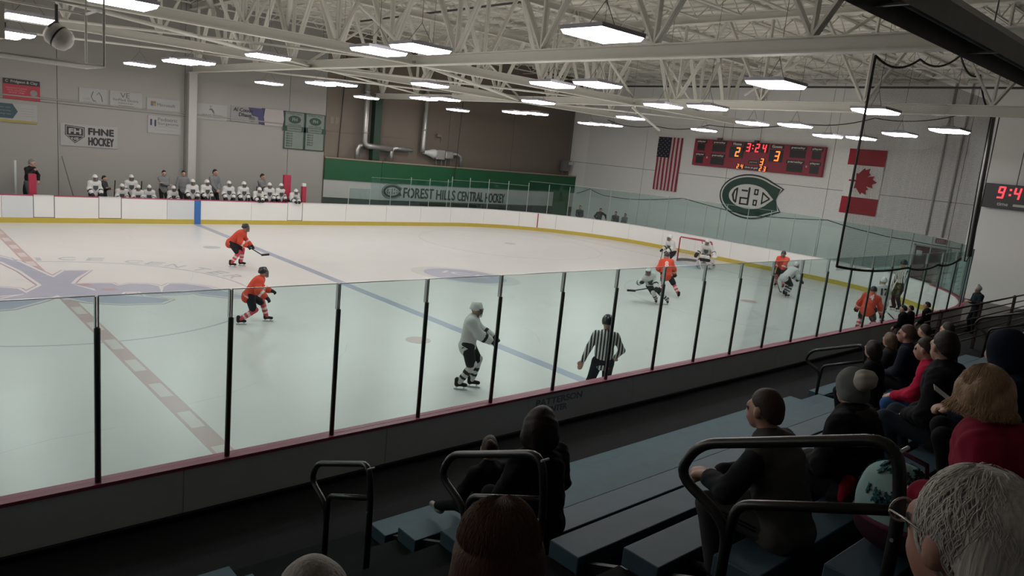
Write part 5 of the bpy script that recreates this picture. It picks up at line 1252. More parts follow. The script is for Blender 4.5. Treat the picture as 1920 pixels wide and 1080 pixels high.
player('white skater bent forward right of the goal with black gloves', (23.56, -6.65, 0), dg(-20), 'w', pose((-.15, 0, .80), 48, 0, 0, (0, 0), {'L': (.5, .14, .72), 'R': (.48, -.2, .70)}, {'L': (.1, .18, .056), 'R': (-.12, -.18, .056)}, .93, stoop=8), VS)
player('large orange skater bending against the near boards at right', (19.9, -11.3, 0), dg(20), 'o', pose((-.1, .05, .84), 40, -6, 0, (0, 10), {'L': (.4, .35, .75), 'R': (.3, -.35, .7)}, {'L': (.0, .26, .058), 'R': (-.05, -.26, .058)}, 1.0, stoop=15), .018, num='4')
player('white skater number 17 behind the orange skater at the boards', (21.45, -11.05, 0), dg(42), 'w', pose((0, 0, .90), 14, 0, 0, (0, 5), {'L': (.35, .2, .9), 'R': (.35, -.2, .9)}, {'L': (.05, .15, .058), 'R': (-.05, -.15, .058)}, .98), .02, num='17')
stick('stick low by the near boards beside the orange skater', (20.4, -11.6, 0), dg(-30), (.0, 0, .8), (.9, -.3, .06), (.9, -.3))

ZEB = stripe_mat('referee_stripes', (.62, .62, .61), (.02, .02, .022), 1, .058)
T_BLK = cl('trouser_black', (.018, .018, .02))
def referee(label, loc, rotz, J, vox):
    for k in 'LR': J['ice' + k] = J['an' + k][2] - .14 * J['s']
    t = person(label, loc, rotz, J, vox, [
        ('striped_shirt', torso_prims(J, .012, 0, 1.08, .02), [ZEB]), ('trousers', leg_prims(J, .02, 0, 1.05), [T_BLK])], curl=.35)
    s = J['s']; h, f, l, u = J['head'], J['hf'], J['hl'], J['hu']; M = np.stack([f, l, u])
    def hc(G): q = G - h; return -(q @ u) - .015 * s
    link('helmet', sdf_mesh('helmet', [ell(h + u * .03 * s - f * .01 * s, np.array([.125, .103, .13]) * s, M, 0), ell(h + u * .0 * s - f * .05 * s, np.array([.075, .095, .09]) * s, M, 0)], vox * .8, [H_BK], .01, hc), t)
    MB().tube([J['neck'] + J['t2'] * .0 + (J['fw'] * math.cos(a) + J['lat'] * math.sin(a)) * .078 * s for a in np.linspace(0, 2 * PI, 17)], .018 * s, 8).obj('collar', J_BK, t, True)
    for k in 'LR':
        a = J['an' + k]; d = J['fd' + k]
        b = link('skate_boot', sdf_mesh('skate_boot', [cap(a - d * .035 + V3(0, 0, .06), a - d * .03 - V3(0, 0, .03), .052, .05, 0), cap(a - d * .03 - V3(0, 0, .02), a + d * .14 - V3(0, 0, .035), .045, .038, 0)], .016, [J_BK], .01), t)
        z = J['ice' + k] - a[2]
        mb = MB(); mb.bar(a - d * .09 + V3(0, 0, z + .012), a + d * .18 + V3(0, 0, z + .012), .006, .024); mb.bar(a - d * .05 + V3(0, 0, z + .04), a - d * .02 + V3(0, 0, z + .04), .02, .04); mb.bar(a + d * .09 + V3(0, 0, z + .04), a + d * .13 + V3(0, 0, z + .04), .02, .04); mb.obj('skate_blade', M_BLADE, b)
    mb = MB(); mb.box(-.05, -.2, 0, .05, .2, .0)
    return t
referee('referee in black and white striped shirt seen from behind at the near boards', (6.33, -12.05, 0), dg(44), pose((0, 0, .99), 4, 0, 0, (10, 0), {'L': (.03, .40, .84), 'R': (.24, -.24, 1.02)}, {'L': (0, .24, .062), 'R': (.05, -.13, .062)}, 1.03, elbow=(-.5, .8, -.3)), .012)
referee('second striped referee in the far right corner behind the near glass', (26.0, -9.95, 0), dg(150), pose((0, 0, 1.07), 5, 0, 0, (10, 0), {'L': (.1, .34, .95), 'R': (.1, -.34, .95)}, {'L': (0, .16, .067), 'R': (0, -.16, .067)}, 1.12), .02)

# ---- players bench: three prototypes, the rest copied
GRP = 'white players on the bench'
def stand_pose(s, lean=8, **kw): return pose((0, 0, .93 * s), lean, 0, 0, (0, 12), kw.get('hands', {'L': (.28 * s, .18, .95 * s), 'R': (.28 * s, -.18, .95 * s)}), {'L': (0, .13, .0), 'R': (0, -.13, 0)}, s)
protoA = player('x', (0, 0, 0), 0, 'w', stand_pose(.92), .022, GRP, shield=True, skates=False)
protoB = player('x', (0, 0, 0), 0, 'w', pose((0, 0, .56), 18, 0, 0, (0, 15), {'L': (.38, .15, .62), 'R': (.38, -.15, .6)}, {'L': (.40, .13, 0), 'R': (.40, -.13, 0)}, .86), .022, GRP, shield=True, skates=False)
protoC = player('x', (0, 0, 0), 0, 'w', pose((-.1, 0, .78), 52, 0, 0, (0, 20), {'L': (.52, .10, .72), 'R': (.52, -.12, .72)}, {'L': (0, .13, 0), 'R': (0, -.13, 0)}, .88, stoop=8), .022, GRP, skates=False)
bench = [('A', 3.62, 13.45, -80, 'white helmeted goalie standing at the left end of the bench beside a man in dark'), ('B', 4.74, 14.0, -85, 'white player sitting low, first from left after the dark clad coach'), ('A', 5.24, 14.35, -95, 'white player standing behind two seated white players left of the coaches'), ('B', 5.32, 13.75, -90, 'white player sitting in front of the standing white player left of the coaches'), ('B', 5.85, 13.95, -100, 'white player sitting just left of the coach with crossed arms'), ('B', 6.8, 14.0, -80, 'white player sitting low between the two leftmost grey coaches'), ('A', 7.5, 13.45, -95, 'white player standing directly above the blue board stripe'), ('A', 8.13, 13.6, -75, 'white player standing tall just right of the blue board stripe'), ('A', 9.1, 13.45, -92, 'white player standing right of the tallest coach, first of a pair'), ('A', 9.8, 13.5, -88, 'white player standing right of the tallest coach, second of a pair'), ('C', 10.42, 13.42, -90, 'white player slumped forward over the board top'), ('A', 11.05, 13.5, -95, 'white player standing in front of the rightmost coach'), ('A', 11.63, 13.55, -85, 'white player standing left of the wide dark red pad'), ('C', 12.2, 13.38, -88, 'white player leaning over the bench door at the right end')]
used = set()
for k, x, y, r, lab in bench:
    p = {'A': protoA, 'B': protoB, 'C': protoC}[k]; t = p if k not in used else copy_tree(p); used.add(k)
    t.location = (x, y, .32 if k != 'C' else .42); t.rotation_euler = (0, 0, dg(r)); t['label'] = lab; t['category'] = 'person'; t['group'] = GRP
for i, (x, y, rz, lab) in enumerate(((4.5, 14.1, .2, 'upright stick beside the seated white player at left'), (5.6, 14.3, -.1, 'upright stick between the seated white players'), (10.75, 14.3, .15, 'upright stick left of the rightmost coach'))):
    t = empty('hockey_stick', (x, y, .32)); tag(t, lab, 'stick', 'sticks standing at the bench')
    MB().bar((0, 0, .05), (.08, .05, 1.35), .026, .034).obj('shaft', M_BLACK, t); MB().bar((0, 0, .04), (.26, .0, .05), .014, .07).obj('blade', M_WHITE, t)

def simple(label, loc, rotz, J, top, bottom, hair, vox=.022, skin=None, shoes=T_BLK, g=.02, hat=None, curl=.5, fat=1.05, extra=(), group=None, hem=.05, hair_g=.012, arms=True):
    parts = [('jacket', torso_prims(J, g, 0, fat, hem, arms=arms), [top], None, .0055 if vox < .0155 else 0), ('trousers', leg_prims(J, .015, 0, 1.0), [bottom]), ('shoe', shoe_prims(J, side='L'), [shoes]), ('shoe', shoe_prims(J, side='R'), [shoes])]
    if hair is not None:
        P, ct = hair_short(J, hair_g); parts.append(('hair', P, [hair], ct, .002, min(vox, .016)))
    return person(label, loc, rotz, J, vox, parts + list(extra), skin, curl, group)
C_GREY = cl('coach_grey', (.20, .205, .215)); C_BLACK = cl('coat_black', (.020, .020, .023)); C_DARK = cl('coat_dark', (.05, .052, .055)); C_BRN = cl('coat_brown_black', (.045, .038, .036))
HR_DK, HR_BR = hr('dark', (.022, .015, .012)), hr('brown', (.075, .042, .026))
crossed = {'L': (.24, -.14, 1.20), 'R': (.25, .14, 1.15)}; down = {'L': (.08, .27, .86), 'R': (.08, -.27, .86)}; clasp = {'L': (.22, .05, .95), 'R': (.23, -.05, .93)}
def sc_(d, s): return {k: tuple(c * s for c in v) for k, v in d.items()}
st = lambda s, hands, lean=2, head=(0, 6): pose((0, 0, .93 * s), lean, 0, 0, head, sc_(hands, s), {'L': (0, .13, 0), 'R': (0, -.13, 0)}, s, elbow=(-.3, .9, -.4))
simple('coach in grey sweater with arms crossed, leftmost of the grey coaches', (6.75, 14.95, .32), dg(-88), st(1.05, crossed), C_GREY, T_BLK, HR_DK)
simple('coach in open grey zip jacket with arms down, above a seated player', (7.6, 14.95, .32), dg(-95), st(1.07, down), C_GREY, T_BLK, HR_DK)
simple('tallest coach in grey jacket looking right, in front of the white column', (9.0, 14.95, .32), dg(-70), st(1.15, clasp), C_GREY, T_BLK, HR_DK)
simple('coach in grey shirt beside the wide dark red pad, arms crossed', (11.3, 14.95, .32), dg(-60), st(1.1, crossed), C_GREY, T_BLK, HR_DK)
simple('man in dark jacket with arms crossed beside the left bench goalie', (4.25, 14.7, .2), dg(-40), st(.92, crossed), C_DARK, T_BLK, HR_DK)
simple('man in long black jacket leaning by the bright red post at far left', (1.6, 14.9, .32), dg(-50), st(1.15, {'L': (.2, .2, 1.0), 'R': (.28, -.1, 1.35)}, 8, (20, 10)), C_BLACK, cl('jeans_grey', (.08, .09, .1)), hr('grey', (.2, .19, .18)), hem=.5)
# four onlookers behind the corner glass
for x, y, s, r, c, h_, lab in ((29.8, 10.6, .96, -140, C_DARK, HR_BR, 'spectator in dark coat behind the corner glass, first from left'), (31.2, 10.2, .93, -120, C_BLACK, HR_DK, 'spectator in black bending sideways behind the corner glass, second from left'), (31.0, 8.7, .90, -150, C_DARK, HR_DK, 'spectator in dark coat behind the corner glass, third from left'), (31.2, 8.1, .88, -170, cl('coat_mid_grey', (.12, .12, .12)), HR_BR, 'small spectator in grey behind the corner glass, fourth from left')):
    simple(lab, (x, y, 0), dg(r), st(s, {'L': (.2, .42, 1.05), 'R': (.2, -.2, .95)} if s == .93 else clasp, 14 if s == .93 else 3), c, T_BLK, h_, .025, group=None)

# ---- spectators on the near side
def seat(x, row, s=1.0, lean=8, head=(0, 0), hands=None, twist=0, feet=None, side=0, stoop=6, dy=0.0, knee=(1, .15, .4), dz=0.0):
    J = pose((0, 0, .10 * s), lean, side, twist, head, hands or {'L': (.32, .12, .24), 'R': (.32, -.12, .24)}, feet or {'L': (.36, .13, -.41), 'R': (.34, -.13, -.41)}, s, elbow=(-.4, .8, -.5), knee=knee, stoop=stoop)
    return J, (x, RY[row] - .15 + dy, RZ[row] + dz)
R90 = dg(90)
def long_hair(J, m, down=.30, w=.09, extra=0.0, vox=.012, name='hair', wob=.004):
    s = J['s']; h, f, l, u = J['head'], J['hf'], J['hl'], J['hu']; M = np.stack([f, l, u]); z = V3(0, 0, 1)
    P = [ell(h + u * .03 * s - f * .015 * s, np.array([.112, .096, .118]) * s + extra, M, 0), ell(h - u * .04 * s - f * .05 * s, np.array([.075, .092, .10]) * s + extra, M, 0),
         cap(h - f * .05 * s, h - f * .075 * s - z * down * s, .088 * s + extra, .075 * s + extra, 0)]
    for sg in (1, -1): P.append(cap(h + l * sg * .055 * s - f * .03 * s, h + l * sg * .095 * s - f * .055 * s - z * down * .92 * s, .058 * s + extra, .055 * s + extra, 0))
    def ct(G): q = G - h; a = q @ f; c = q @ u; return (a - .088 * s) + np.minimum(0, c - .08 * s) * -.9
    return (name, P, [m], ct, wob, vox)
def puffy(J, m, vox=.011, wob=.005):
    s = J['s']; h, f, l, u = J['head'], J['hf'], J['hl'], J['hu']; M = np.stack([f, l, u]); rn = random.Random(5)
    P = [ell(h + u * .03 * s - f * .02 * s, np.array([.118, .108, .120]) * s, M, 0), ell(h - u * .05 * s - f * .045 * s, np.array([.09, .10, .085]) * s, M, 0)]
    for i in range(16):
        a = rn.uniform(1.2, 5.1); e = rn.uniform(-.6, .8); d = f * math.cos(a) * math.cos(e) + l * math.sin(a) * math.cos(e) + u * math.sin(e)
        P.append(ell(h - f * .02 * s + d * .10 * s, np.array([.035, .035, .045]) * s, M, 0))
    def ct(G): q = G - h; return (q @ f - .066 * s) + np.minimum(0, (q @ u) - .09 * s) * -1.0
    return ('hair', P, [m], ct, wob, vox)

N_BLK = cl('jacket_black', (.010, .010, .012)); N_PANT = cl('pants_black', (.012, .012, .014))
# two girls low on the middle section
J, L = seat(.50, 3, 1.14, 6, (-42, 6), stoop=8)
t = simple('girl in black jacket with dark hair down her back beside second handrail', L, dg(85), J, N_BLK, N_PANT, None, .014, extra=[long_hair(J, hr('black_brown', (.02, .011, .009)), .17, extra=.02)], g=.035, fat=1.2)
J, L = seat(.56, 2, .9, 10, (-30, 6), {'L': (.34, .12, .2), 'R': (.34, -.1, .22)}, feet={'L': (.72, .12, -.20), 'R': (.66, -.12, -.22)}, stoop=8, knee=(.3, .1, 1))
HB = hr('bun_brown', (.05, .027, .02)); s = J['s']; P, ct = hair_short(J, .014)
t = simple('girl with brown hair bun and striped black trousers, feet up on the plank', L, dg(84), J, N_BLK, N_PANT, None, .012, shoes=cl('shoe_pale', (.42, .36, .34)), extra=[('hair', P, [HB], ct, .003, .011)])
link('hair_bun', sdf_mesh('hair_bun', [ell(J['head'] + J['hu'] * .07 * s - J['hf'] * .10 * s, (.052, .06, .055), None, 0)], .01, [HB], .01, None, .006), t)
MB().tube([J['head'] + J['hu'] * .06 * s - J['hf'] * .075 * s + (J['hl'] * math.cos(a) + J['hu'] * math.sin(a)) * .042 for a in np.linspace(0, 2 * PI, 13)], .011, 6).obj('hair_tie', cl('tie_gold', (.30, .19, .10)), t, True)
mb = MB()
for k, n_ in (('L', 1), ('R', -1)):
    for o_ in (-.022, 0, .022):
        a, b_ = J['hip' + k], J['kn' + k]; c = J['an' + k]; sd = V3(0, .0, 1) if k == 'L' else V3(0, 0, 1); q = V3(0, -1, 0)
        mb.tube([lerp(a, b_, f) + q * (.098 - .03 * f) * s + sd * (o_ + .03) for f in np.linspace(.25, .95, 6)] , .006, 5); mb.tube([lerp(b_, c, f) + q * (.076 - .022 * f) * s + sd * (o_ + .02) for f in np.linspace(.05, .9, 6)], .006, 5)
o = mb.obj('trouser_stripe', cl('stripe_white', (.45, .44, .43)), t, True); o['kind'] = 'stuff'
def strands(t, J, m, n, fall, r=.002, seed=1, off=0.0, steps=9, side=.10, az=(1.25, 5.03)):
    """combed locks that follow the skull from the crown and then hang down by fall metres"""
    s = J['s']; h, f, l, u = J['head'], J['hf'], J['hl'], J['hu']; rn = random.Random(seed); mb = MB()
    for i in range(n):
        a = rn.uniform(*az); w = rn.uniform(-.03, .03); top = rn.uniform(1.0, 1.57); end = rn.uniform(.75, 1.05); pts = []
        for q in range(steps + 1):
            x = q / steps
            if x < .5:
                e = top + (-.25 - top) * (x / .5); down = 0
            else: e = -.25; down = (x - .5) / .5 * fall * end
            aa = a + w * q + .05 * math.sin(q * .9 + i)
            rx, ry = (.112 + off, .098 + off)
            d = f * math.cos(aa) * math.cos(e) * rx + l * math.sin(aa) * math.cos(e) * ry + u * math.sin(e) * (.122 + off)
            k_ = 1.08 + .38 * (x - .5) / .5 if x > .5 else 1.04
            pts.append(h + (u * .03 - f * .015) * s + d * s * k_ * (1 + .01 * math.sin(i * 1.7 + q)) - V3(0, 0, 1) * down * s)
        mb.tube(pts, [r * .5] + [r] * (steps - 1) + [r * .4], 4)
    o = mb.obj('hair_strands', m, t, True); o['kind'] = 'stuff'
# woman with long auburn hair at the bottom centre
J, L = seat(-2.37, 7, 1.14, 8, (-32, 2), stoop=6, dz=-.03)
J_AUB = hr('auburn', (.085, .034, .018))
t = simple('woman with long auburn hair and grey quilted jacket at the bottom centre', L, dg(92), J, cl('quilt_grey', (.11, .115, .12)), N_PANT, None, .012, extra=[long_hair(J, J_AUB, .34, extra=.006, vox=.010, wob=.002)], fat=1.3, g=.05)
strands(t, J, J_AUB, 650, .36, .0022, 2, .008)
# bald head at the bottom edge
J, L = seat(-2.97, 7, 1.15, 6, (-20, 0), stoop=4)
simple('man whose bald scalp shows at the bottom edge of the picture', L, dg(95), J, C_DARK, N_PANT, hr('pale_grey', (.28, .25, .23)), .013, skin=SKIN2, hair_g=.004)
# man in grey jacket
J, L = seat(.66, 6, 1.08, 16, (-12, 6), {'L': (.50, .16, .30), 'R': (.50, .02, .28)}, stoop=12)
P = []
for k in 'LR': P += [cap(J['sh' + k], J['el' + k], .062, .056, 0), cap(J['el' + k], lerp(J['el' + k], J['wr' + k], .8), .055, .044, 0)]
t = simple('man with short brown hair in grey and black jacket, hands clasped, by the third handrail', L, dg(96), J, cl('jacket_charcoal', (.075, .072, .068)), cl('track_grey', (.060, .058, .060)), None, .0125, extra=[('sleeves', [('c', p[1], p[2], p[3] + .022, p[4] + .022, 0) for p in P], [cl('sleeve_black', (.018, .020, .024))], None, .004)], g=.035, fat=1.15, arms=False)
P, ct = hair_short(J, .010, .02); link('hair', sdf_mesh('hair', P, .009, [hr('short_brown', (.050, .027, .020))], .012, ct, .002), t)
link('collar', sdf_mesh('collar', [cap(J['neck'] + (J['fw'] * math.cos(a) + J['lat'] * math.sin(a)) * .07, J['neck'] + (J['fw'] * math.cos(a + .4) + J['lat'] * math.sin(a + .4)) * .07 + J['t2'] * .03, .03, .03, 0) for a in np.linspace(.6, 2 * PI - .6, 13)], .011, [MATS['cloth_jacket_charcoal']], .012), t)
mb = MB()
for k in 'LR':
    for o_ in (-.012, .012): mb.tube([lerp(J['hip' + k], J['kn' + k], f) + V3(0, .115 - .03 * f if k == 'L' else -.115 + .03 * f, .02 + o_) for f in np.linspace(.2, .95, 6)], .005, 5)
o = mb.obj('trouser_piping', N_PANT, t, True); o['kind'] = 'stuff'
# black coat and pompom beanie
J, L = seat(1.73, 6, 1.06, 10, (-32, 4), stoop=8)
t = simple('spectator in black coat with grey knit hat and white pompom', L, dg(92), J, N_BLK, N_PANT, None, .014, g=.045, fat=1.25)
s = J['s']; h, f, l, u = J['head'], J['hf'], J['hl'], J['hu']; M = np.stack([f, l, u])
hb = link('knit_hat', sdf_mesh('knit_hat', [ell(h + u * .035 * s - f * .01 * s, np.array([.122, .102, .13]) * s, M, 0), ell(h - u * .03 * s - f * .05 * s, np.array([.085, .10, .09]) * s, M, 0)], .010, [cl('knit_grey', (.17, .185, .175), .9, .3)], .012, lambda G: (lambda q: np.maximum(-(q @ u) - .07 * s, (q @ f) - .09 * s - 0 * (q @ u)))(G - h), .002), t)
link('pompom', sdf_mesh('pompom', [ell(h + u * .10 * s - f * .13 * s, (.082, .082, .082), None, 0)], .009, [cl('pompom_white', (.46, .42, .38), .95, .2)], .012, None, .006), hb)
link('hood', sdf_mesh('hood', [cap(J['neck'] - J['fw'] * .08 + J['lat'] * .09, J['neck'] - J['fw'] * .08 - J['lat'] * .09, .06, .06, 0), ell(J['neck'] - J['fw'] * .10 - J['t2'] * .05, (.07, .12, .1), None, 0)], .014, [cl('hood_brown', (.035, .028, .026))], .02), t)
link('red_lining', sdf_mesh('red_lining', [cap(J['pel'] + V3(-.02, .20, .12), J['pel'] + V3(.0, .21, -.03), .055, .05, 0)], .013, [cl('lining_red', (.30, .012, .03))], .015), t)
# woman in the red jacket
J, L = seat(.46, 8, 1.08, 30, (-48, 4), {'L': (.46, .26, .26), 'R': (.40, -.2, .2)}, stoop=10)
t = simple('woman with puffy blonde hair in dark red jacket near the right edge', L, dg(96), J, cl('jacket_crimson', (.23, .010, .035)), N_PANT, None, .0125, extra=[puffy(J, hr('blonde', (.40, .26, .16)))], g=.055, fat=1.35)
strands(t, J, hr('blonde', (0, 0, 0)), 420, .05, .0022, 3, .012)
MB().tube([J['neck'] + J['t2'] * .025 + (J['fw'] * math.cos(a) + J['lat'] * math.sin(a)) * .088 for a in np.linspace(.5, 2 * PI - .5, 19)], .026, 8).obj('collar', cl('collar_grey', (.17, .15, .13)), t, True)
a = lerp(J['shL'], J['elL'], .45); MB().tube([a + J['lat'] * .09 + J['fw'] * (.03 + .05 * i) - V3(0, 0, .03 * i) for i in range(3)], .008, 5).obj('zip_pull', M_WHITE, t)
# old man in the foreground
J, L = seat(-2.38, 9, .98, 17, (-22, 4), stoop=8, dy=.10, dz=.145)
t = simple('old man with wavy white hair and glasses close at the bottom right', L, dg(84), J, cl('coat_foreground', (.05, .052, .055)), N_PANT, None, .011, skin=SKIN2, g=.04, fat=1.3)
s = J['s']; h, f, l, u = J['head'], J['hf'], J['hl'], J['hu']; M = np.stack([f, l, u])
HW = hr('white', (.56, .53, .49))
P, ct = hair_short(J, .014, .045); link('hair', sdf_mesh('hair', P, .0065, [HW], .012, ct, .0025), t)
mb = MB(); rn = random.Random(11)
for i in range(800):
    a = rn.uniform(.5, 5.78); e = rn.uniform(-.35, 1.35); pts = []
    for q in range(6):
        e2 = e - q * .11; a2 = a + .07 * math.sin(q * 1.3 + a * 9)
        d = f * math.cos(a2) * math.cos(e2) * .110 + l * math.sin(a2) * math.cos(e2) * .092 + u * math.sin(e2) * .117
        p = h + u * .03 * s - f * .014 * s + d * s * (1.006 + .005 * math.sin(q * 1.1 + i * .05))
        if (p - h) @ f > .072 * s and (p - h) @ u < .085 * s: break
        if (p - h) @ u < -.075 * s: break
        pts.append(p)
    if len(pts) > 2: mb.tube(pts, [.0006] + [.0014] * (len(pts) - 2) + [.0004], 4)
o = mb.obj('hair_locks', HW, t, True); o['kind'] = 'stuff'
gl_ = empty('glasses', parent=t)
M_WIRE = mat('wire_frame', (.35, .33, .3), .3, metal=.8, noise=.05)
for sg in (1, -1):
    c = h + u * .012 * s + f * .122 * s + l * sg * .036 * s
    MB().tube([c + (l * math.cos(a) * .028 + u * math.sin(a) * .022) * s for a in np.linspace(0, 2 * PI, 17)], .0022, 6).obj('rim', M_WIRE, gl_, True)
    MB().tube([c + l * sg * .028 * s, h + u * .02 * s + f * .06 * s + l * sg * .083 * s, h + u * .015 * s - f * .0 * s + l * sg * .087 * s], .0022, 6).obj('temple_arm', M_WIRE, gl_, True)
    lm = MB(); lm.lathe([(.0005, -.0008), (.026 * s, -.0008), (.026 * s, .0008), (.0005, .0008)], c, f, 16); lm.obj('lens', glass_mat('lens_glass', (.93, .95, .95)), gl_)
MB().tube([h + u * .016 * s + f * .124 * s + l * .01 * s, h + u * .018 * s + f * .126 * s - l * .01 * s], .0022, 6).obj('nose_bridge', M_WIRE, gl_, True)
CP = [J['neck'] + J['t2'] * .03 + (J['fw'] * math.cos(a) * .095 + J['lat'] * math.sin(a) * .10) for a in np.linspace(.4, 2 * PI - .4, 25)]
MB().tube(CP, .034, 10).obj('coat_collar', cl('collar_olive', (.075, .08, .065)), t, True)
MB().tube([p + J['t2'] * .032 for p in CP], .011, 8).obj('collar_trim', cl('trim_pale', (.26, .27, .23), .9, .3), t, True)
# patterned bag
t = empty('snowflake_bag', (.62, RY[7] - .16, RZ[7])); t.scale = (1.5, 1.15, 1.4); tag(t, 'pale teal bag with dark snowflakes on the plank beside the woman in red', 'bag')
M_TEAL = cl('teal_fleece', (.30, .46, .45), .9, .06); M_TEALD = cl('teal_dark', (.03, .10, .11), .9); M_BAGD = cl('bag_plum', (.05, .02, .035), .9)
BAG = [ell((0, 0, .10), (.125, .20, .10), None, 1), ell((0, 0, .20), (.12, .205, .12), None, 0), ell((.0, .03, .28), (.09, .15, .08), None, 0)]
link('bag_body', sdf_mesh('bag_body', BAG, .013, [M_TEAL, M_BAGD], .03), t)
mb = MB(); rn = random.Random(4)
def flake(c, n_, r_):
    n_ = unit(n_); a = unit(np.cross(n_, [0, 0, 1])); b_ = np.cross(n_, a)
    for i in range(6):
        d = a * math.cos(i * PI / 3) + b_ * math.sin(i * PI / 3); e = -a * math.sin(i * PI / 3) + b_ * math.cos(i * PI / 3)
        mb.bar(c, c + d * r_, .009, .004, n_); mb.bar(c + d * r_ * .55 - e * r_ * .25, c + d * r_ * .7, .007, .004, n_); mb.bar(c + d * r_ * .55 + e * r_ * .25, c + d * r_ * .7, .007, .004, n_)
for i in range(46):
    a = rn.uniform(0, 2 * PI); e = rn.uniform(-.15, 1.2)
    n_ = V3(math.cos(a) * math.cos(e), math.sin(a) * math.cos(e), math.sin(e)); c = V3(0, .01, .22); r_ = .45
    while r_ > .05 and -.03 * math.log(sum(math.exp(-float(_dist(p_, c + n_ * r_)) / .03) for p_ in BAG)) > .002: r_ -= .003
    flake(c + n_ * r_, n_, rn.uniform(.022, .036))
o = mb.obj('snowflake_print', M_TEALD, t); o['kind'] = 'stuff'
mb = MB(); mb.tube([(.128 * math.cos(a), .206 * math.sin(a), .14) for a in np.linspace(0, 2 * PI, 33)], .013, 6); mb.obj('trim_band', cl('trim_plum', (.16, .05, .09)), t, True)
MB().tube([(-.02, -.1, .31), (-.02, -.08, .40), (-.02, .05, .42), (-.02, .1, .33)], .011, 8).obj('bag_handle', M_BAGD, t, True)
# red hoodie child and black coat man behind
J, L = seat(5.5, 5, 1.06, 10, (-12, 10), {'L': (.40, .14, .22), 'R': (.36, -.02, .2)}, stoop=12)
t = simple('child in red hoodie and blue jeans left of the big black coat', L, dg(100), J, cl('hoodie_red', (.42, .012, .05)), cl('jeans_blue', (.035, .10, .26)), HR_DK, .015, g=.03)
J, L = seat(3.72, 6, 1.19, 10, (-38, 4), stoop=8)
simple('broad man in black coat with black hair above the planks at right', L, dg(95), J, N_BLK, cl('jeans_dark', (.03, .04, .055)), HR_DK, .015, g=.05, fat=1.25)
J, L = seat(7.4, 3, 1.04, 8, (-30, 5)); simple('spectator in black with dark ponytail at the end of middle section', L, dg(95), J, N_BLK, N_PANT, None, .018, extra=[long_hair(J, HR_DK, .2, vox=.016)])
J, L = seat(9.9, 2, 1.04, 8, (-30, 5)); simple('spectator in black coat with blond streaked hair on the right section', L, dg(95), J, C_BLACK, N_PANT, None, .018, extra=[long_hair(J, hr('streaked', (.14, .09, .06)), .22, vox=.016)])
J, L = seat(8.75, 3, 1.17, 8, (0, 5)); simple('man in navy jacket with ruddy ear turned left behind the black coats', L, dg(95), J, cl('jacket_navy', (.012, .014, .028)), N_PANT, HR_BR, .018, skin=SKIN2)
J, L = seat(10.6, 3, 1.05, 8, (-20, 5)); simple('spectator in dark coat sitting second along the right section', L, dg(92), J, C_BLACK, N_PANT, HR_DK, .02)
J, L = seat(11.6, 2, 1.05, 8, (-20, 5)); simple('spectator in black sitting third along the right section', L, dg(90), J, N_BLK, N_PANT, HR_DK, .02)
J, L = seat(2.95, 7, 1.13, 10, (-30, 8), {'L': (.42, .10, .34), 'R': (.44, -.16, .32)}, stoop=8)
t = simple('spectator in navy hood reading a white sheet at the right edge', L, dg(110), J, cl('hood_navy_coat', (.012, .016, .032)), N_PANT, None, .015, g=.04, fat=1.2)
s = J['s']; h, f, l, u = J['head'], J['hf'], J['hl'], J['hu']; M = np.stack([f, l, u])
link('hood', sdf_mesh('hood', [ell(h + u * .03 * s - f * .02 * s, np.array([.135, .122, .145]) * s, M, 0), ell(h - u * .07 * s - f * .04 * s, np.array([.12, .125, .12]) * s, M, 0)], .013, [MATS['cloth_hood_navy_coat']], .02, lambda G: ((G - h) @ f) - .085 * s), t)
pp = empty('paper_sheet', tuple(Vector(L) + Matrix.Rotation(dg(110), 3, 'Z') @ Vector((.50, -.03, .42))), dg(110)); tag(pp, 'white paper sheet held by the spectator in navy hood', 'paper')
mb = MB(); mb.bar((-.10, 0, -.06), (.10, 0, .06), .20, .003, (-.5, 0, .86)); mb.obj('paper', M_CAPW, pp)
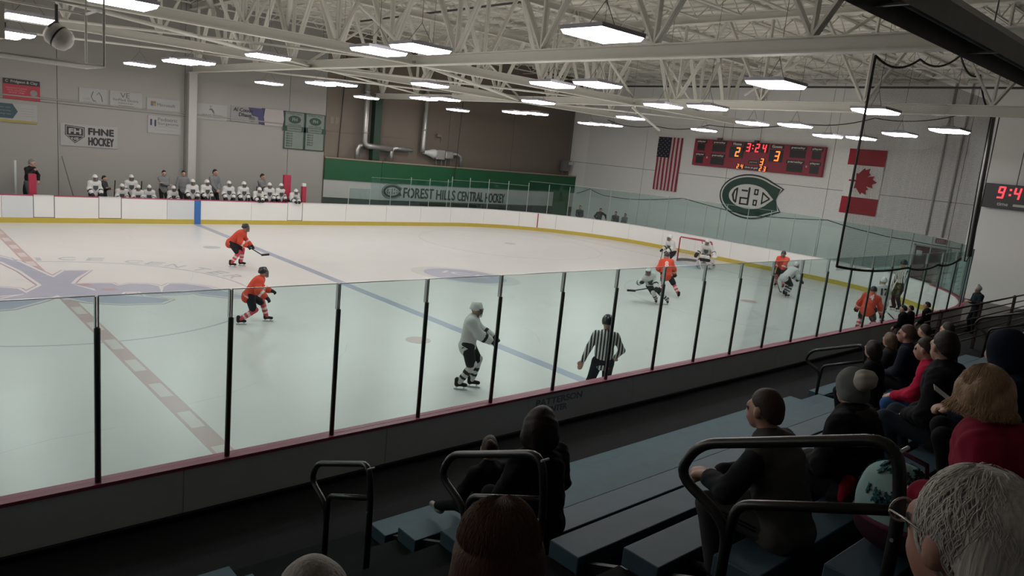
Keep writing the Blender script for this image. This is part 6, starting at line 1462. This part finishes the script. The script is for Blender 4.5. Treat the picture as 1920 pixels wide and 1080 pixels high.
J, L = seat(3.55, 7, 1.09, 8, (-30, 5)); simple('woman with long dark auburn hair cut off by the right edge', L, dg(95), J, N_BLK, N_PANT, None, .016, extra=[long_hair(J, J_AUB, .3, vox=.014)])
pp = empty('program_sheet', (1.25, RY[8] - .12, RZ[8])); tag(pp, 'white folded program lying on the plank beside the woman in red', 'paper')
mb = MB(); mb.add([(-.16, -.08, .003), (.0, -.1, .02), (.16, -.07, .003), (.16, .07, .003), (0, .06, .02), (-.16, .08, .003), (-.16, -.08, .0), (.0, -.1, .017), (.16, -.07, .0), (.16, .07, .0), (0, .06, .017), (-.16, .08, .0)], [(0, 1, 4, 5), (1, 2, 3, 4), (6, 11, 10, 7), (7, 10, 9, 8), (0, 6, 7, 1), (1, 7, 8, 2), (3, 9, 10, 4), (4, 10, 11, 5), (0, 5, 11, 6), (2, 8, 9, 3)]); mb.obj('paper', M_CAPW, pp)
# three youngsters standing at the glass and one person in a white hat beyond
for x, y, s, lab in ((15.72, -13.75, .73, 'dark haired youngster in black standing at the near glass, left of three'), (17.2, -13.8, .73, 'dark haired youngster in black standing at the near glass, right of three'), (16.8, -13.55, .66, 'shorter youngster between two others at the near glass')):
    J = pose((0, 0, .93 * s), 4, 0, 0, (0, 5), sc_(clasp, s), {'L': (0, .13, 0), 'R': (0, -.13, 0)}, s)
    simple(lab, (x, y, .5), R90, J, N_BLK, N_PANT, HR_DK, .018)
J = pose((0, 0, .93 * .84), 4, 0, 0, (0, 10), sc_({'L': (.3, .1, 1.15), 'R': (.3, -.1, 1.15)}, .84), {'L': (0, .12, 0), 'R': (0, -.12, 0)}, .84)
t = simple('person in dark coat and pale knit hat standing at the far end of guard rail', (21.7, -13.7, .5), dg(140), J, cl('coat_navy_black', (.018, .02, .03)), N_PANT, None, .018)
s = .84; h, f, l, u = J['head'], J['hf'], J['hl'], J['hu']
link('knit_hat', sdf_mesh('knit_hat', [ell(h + u * .04 * s - f * .01 * s, np.array([.12, .102, .125]) * s, np.stack([f, l, u]), 0), ell(h + u * .17 * s, (.04, .04, .04), None, 0)], .014, [cl('knit_pale', (.45, .43, .40), .9, .1)], .012, lambda G: -((G - h) @ u) - .02), t)
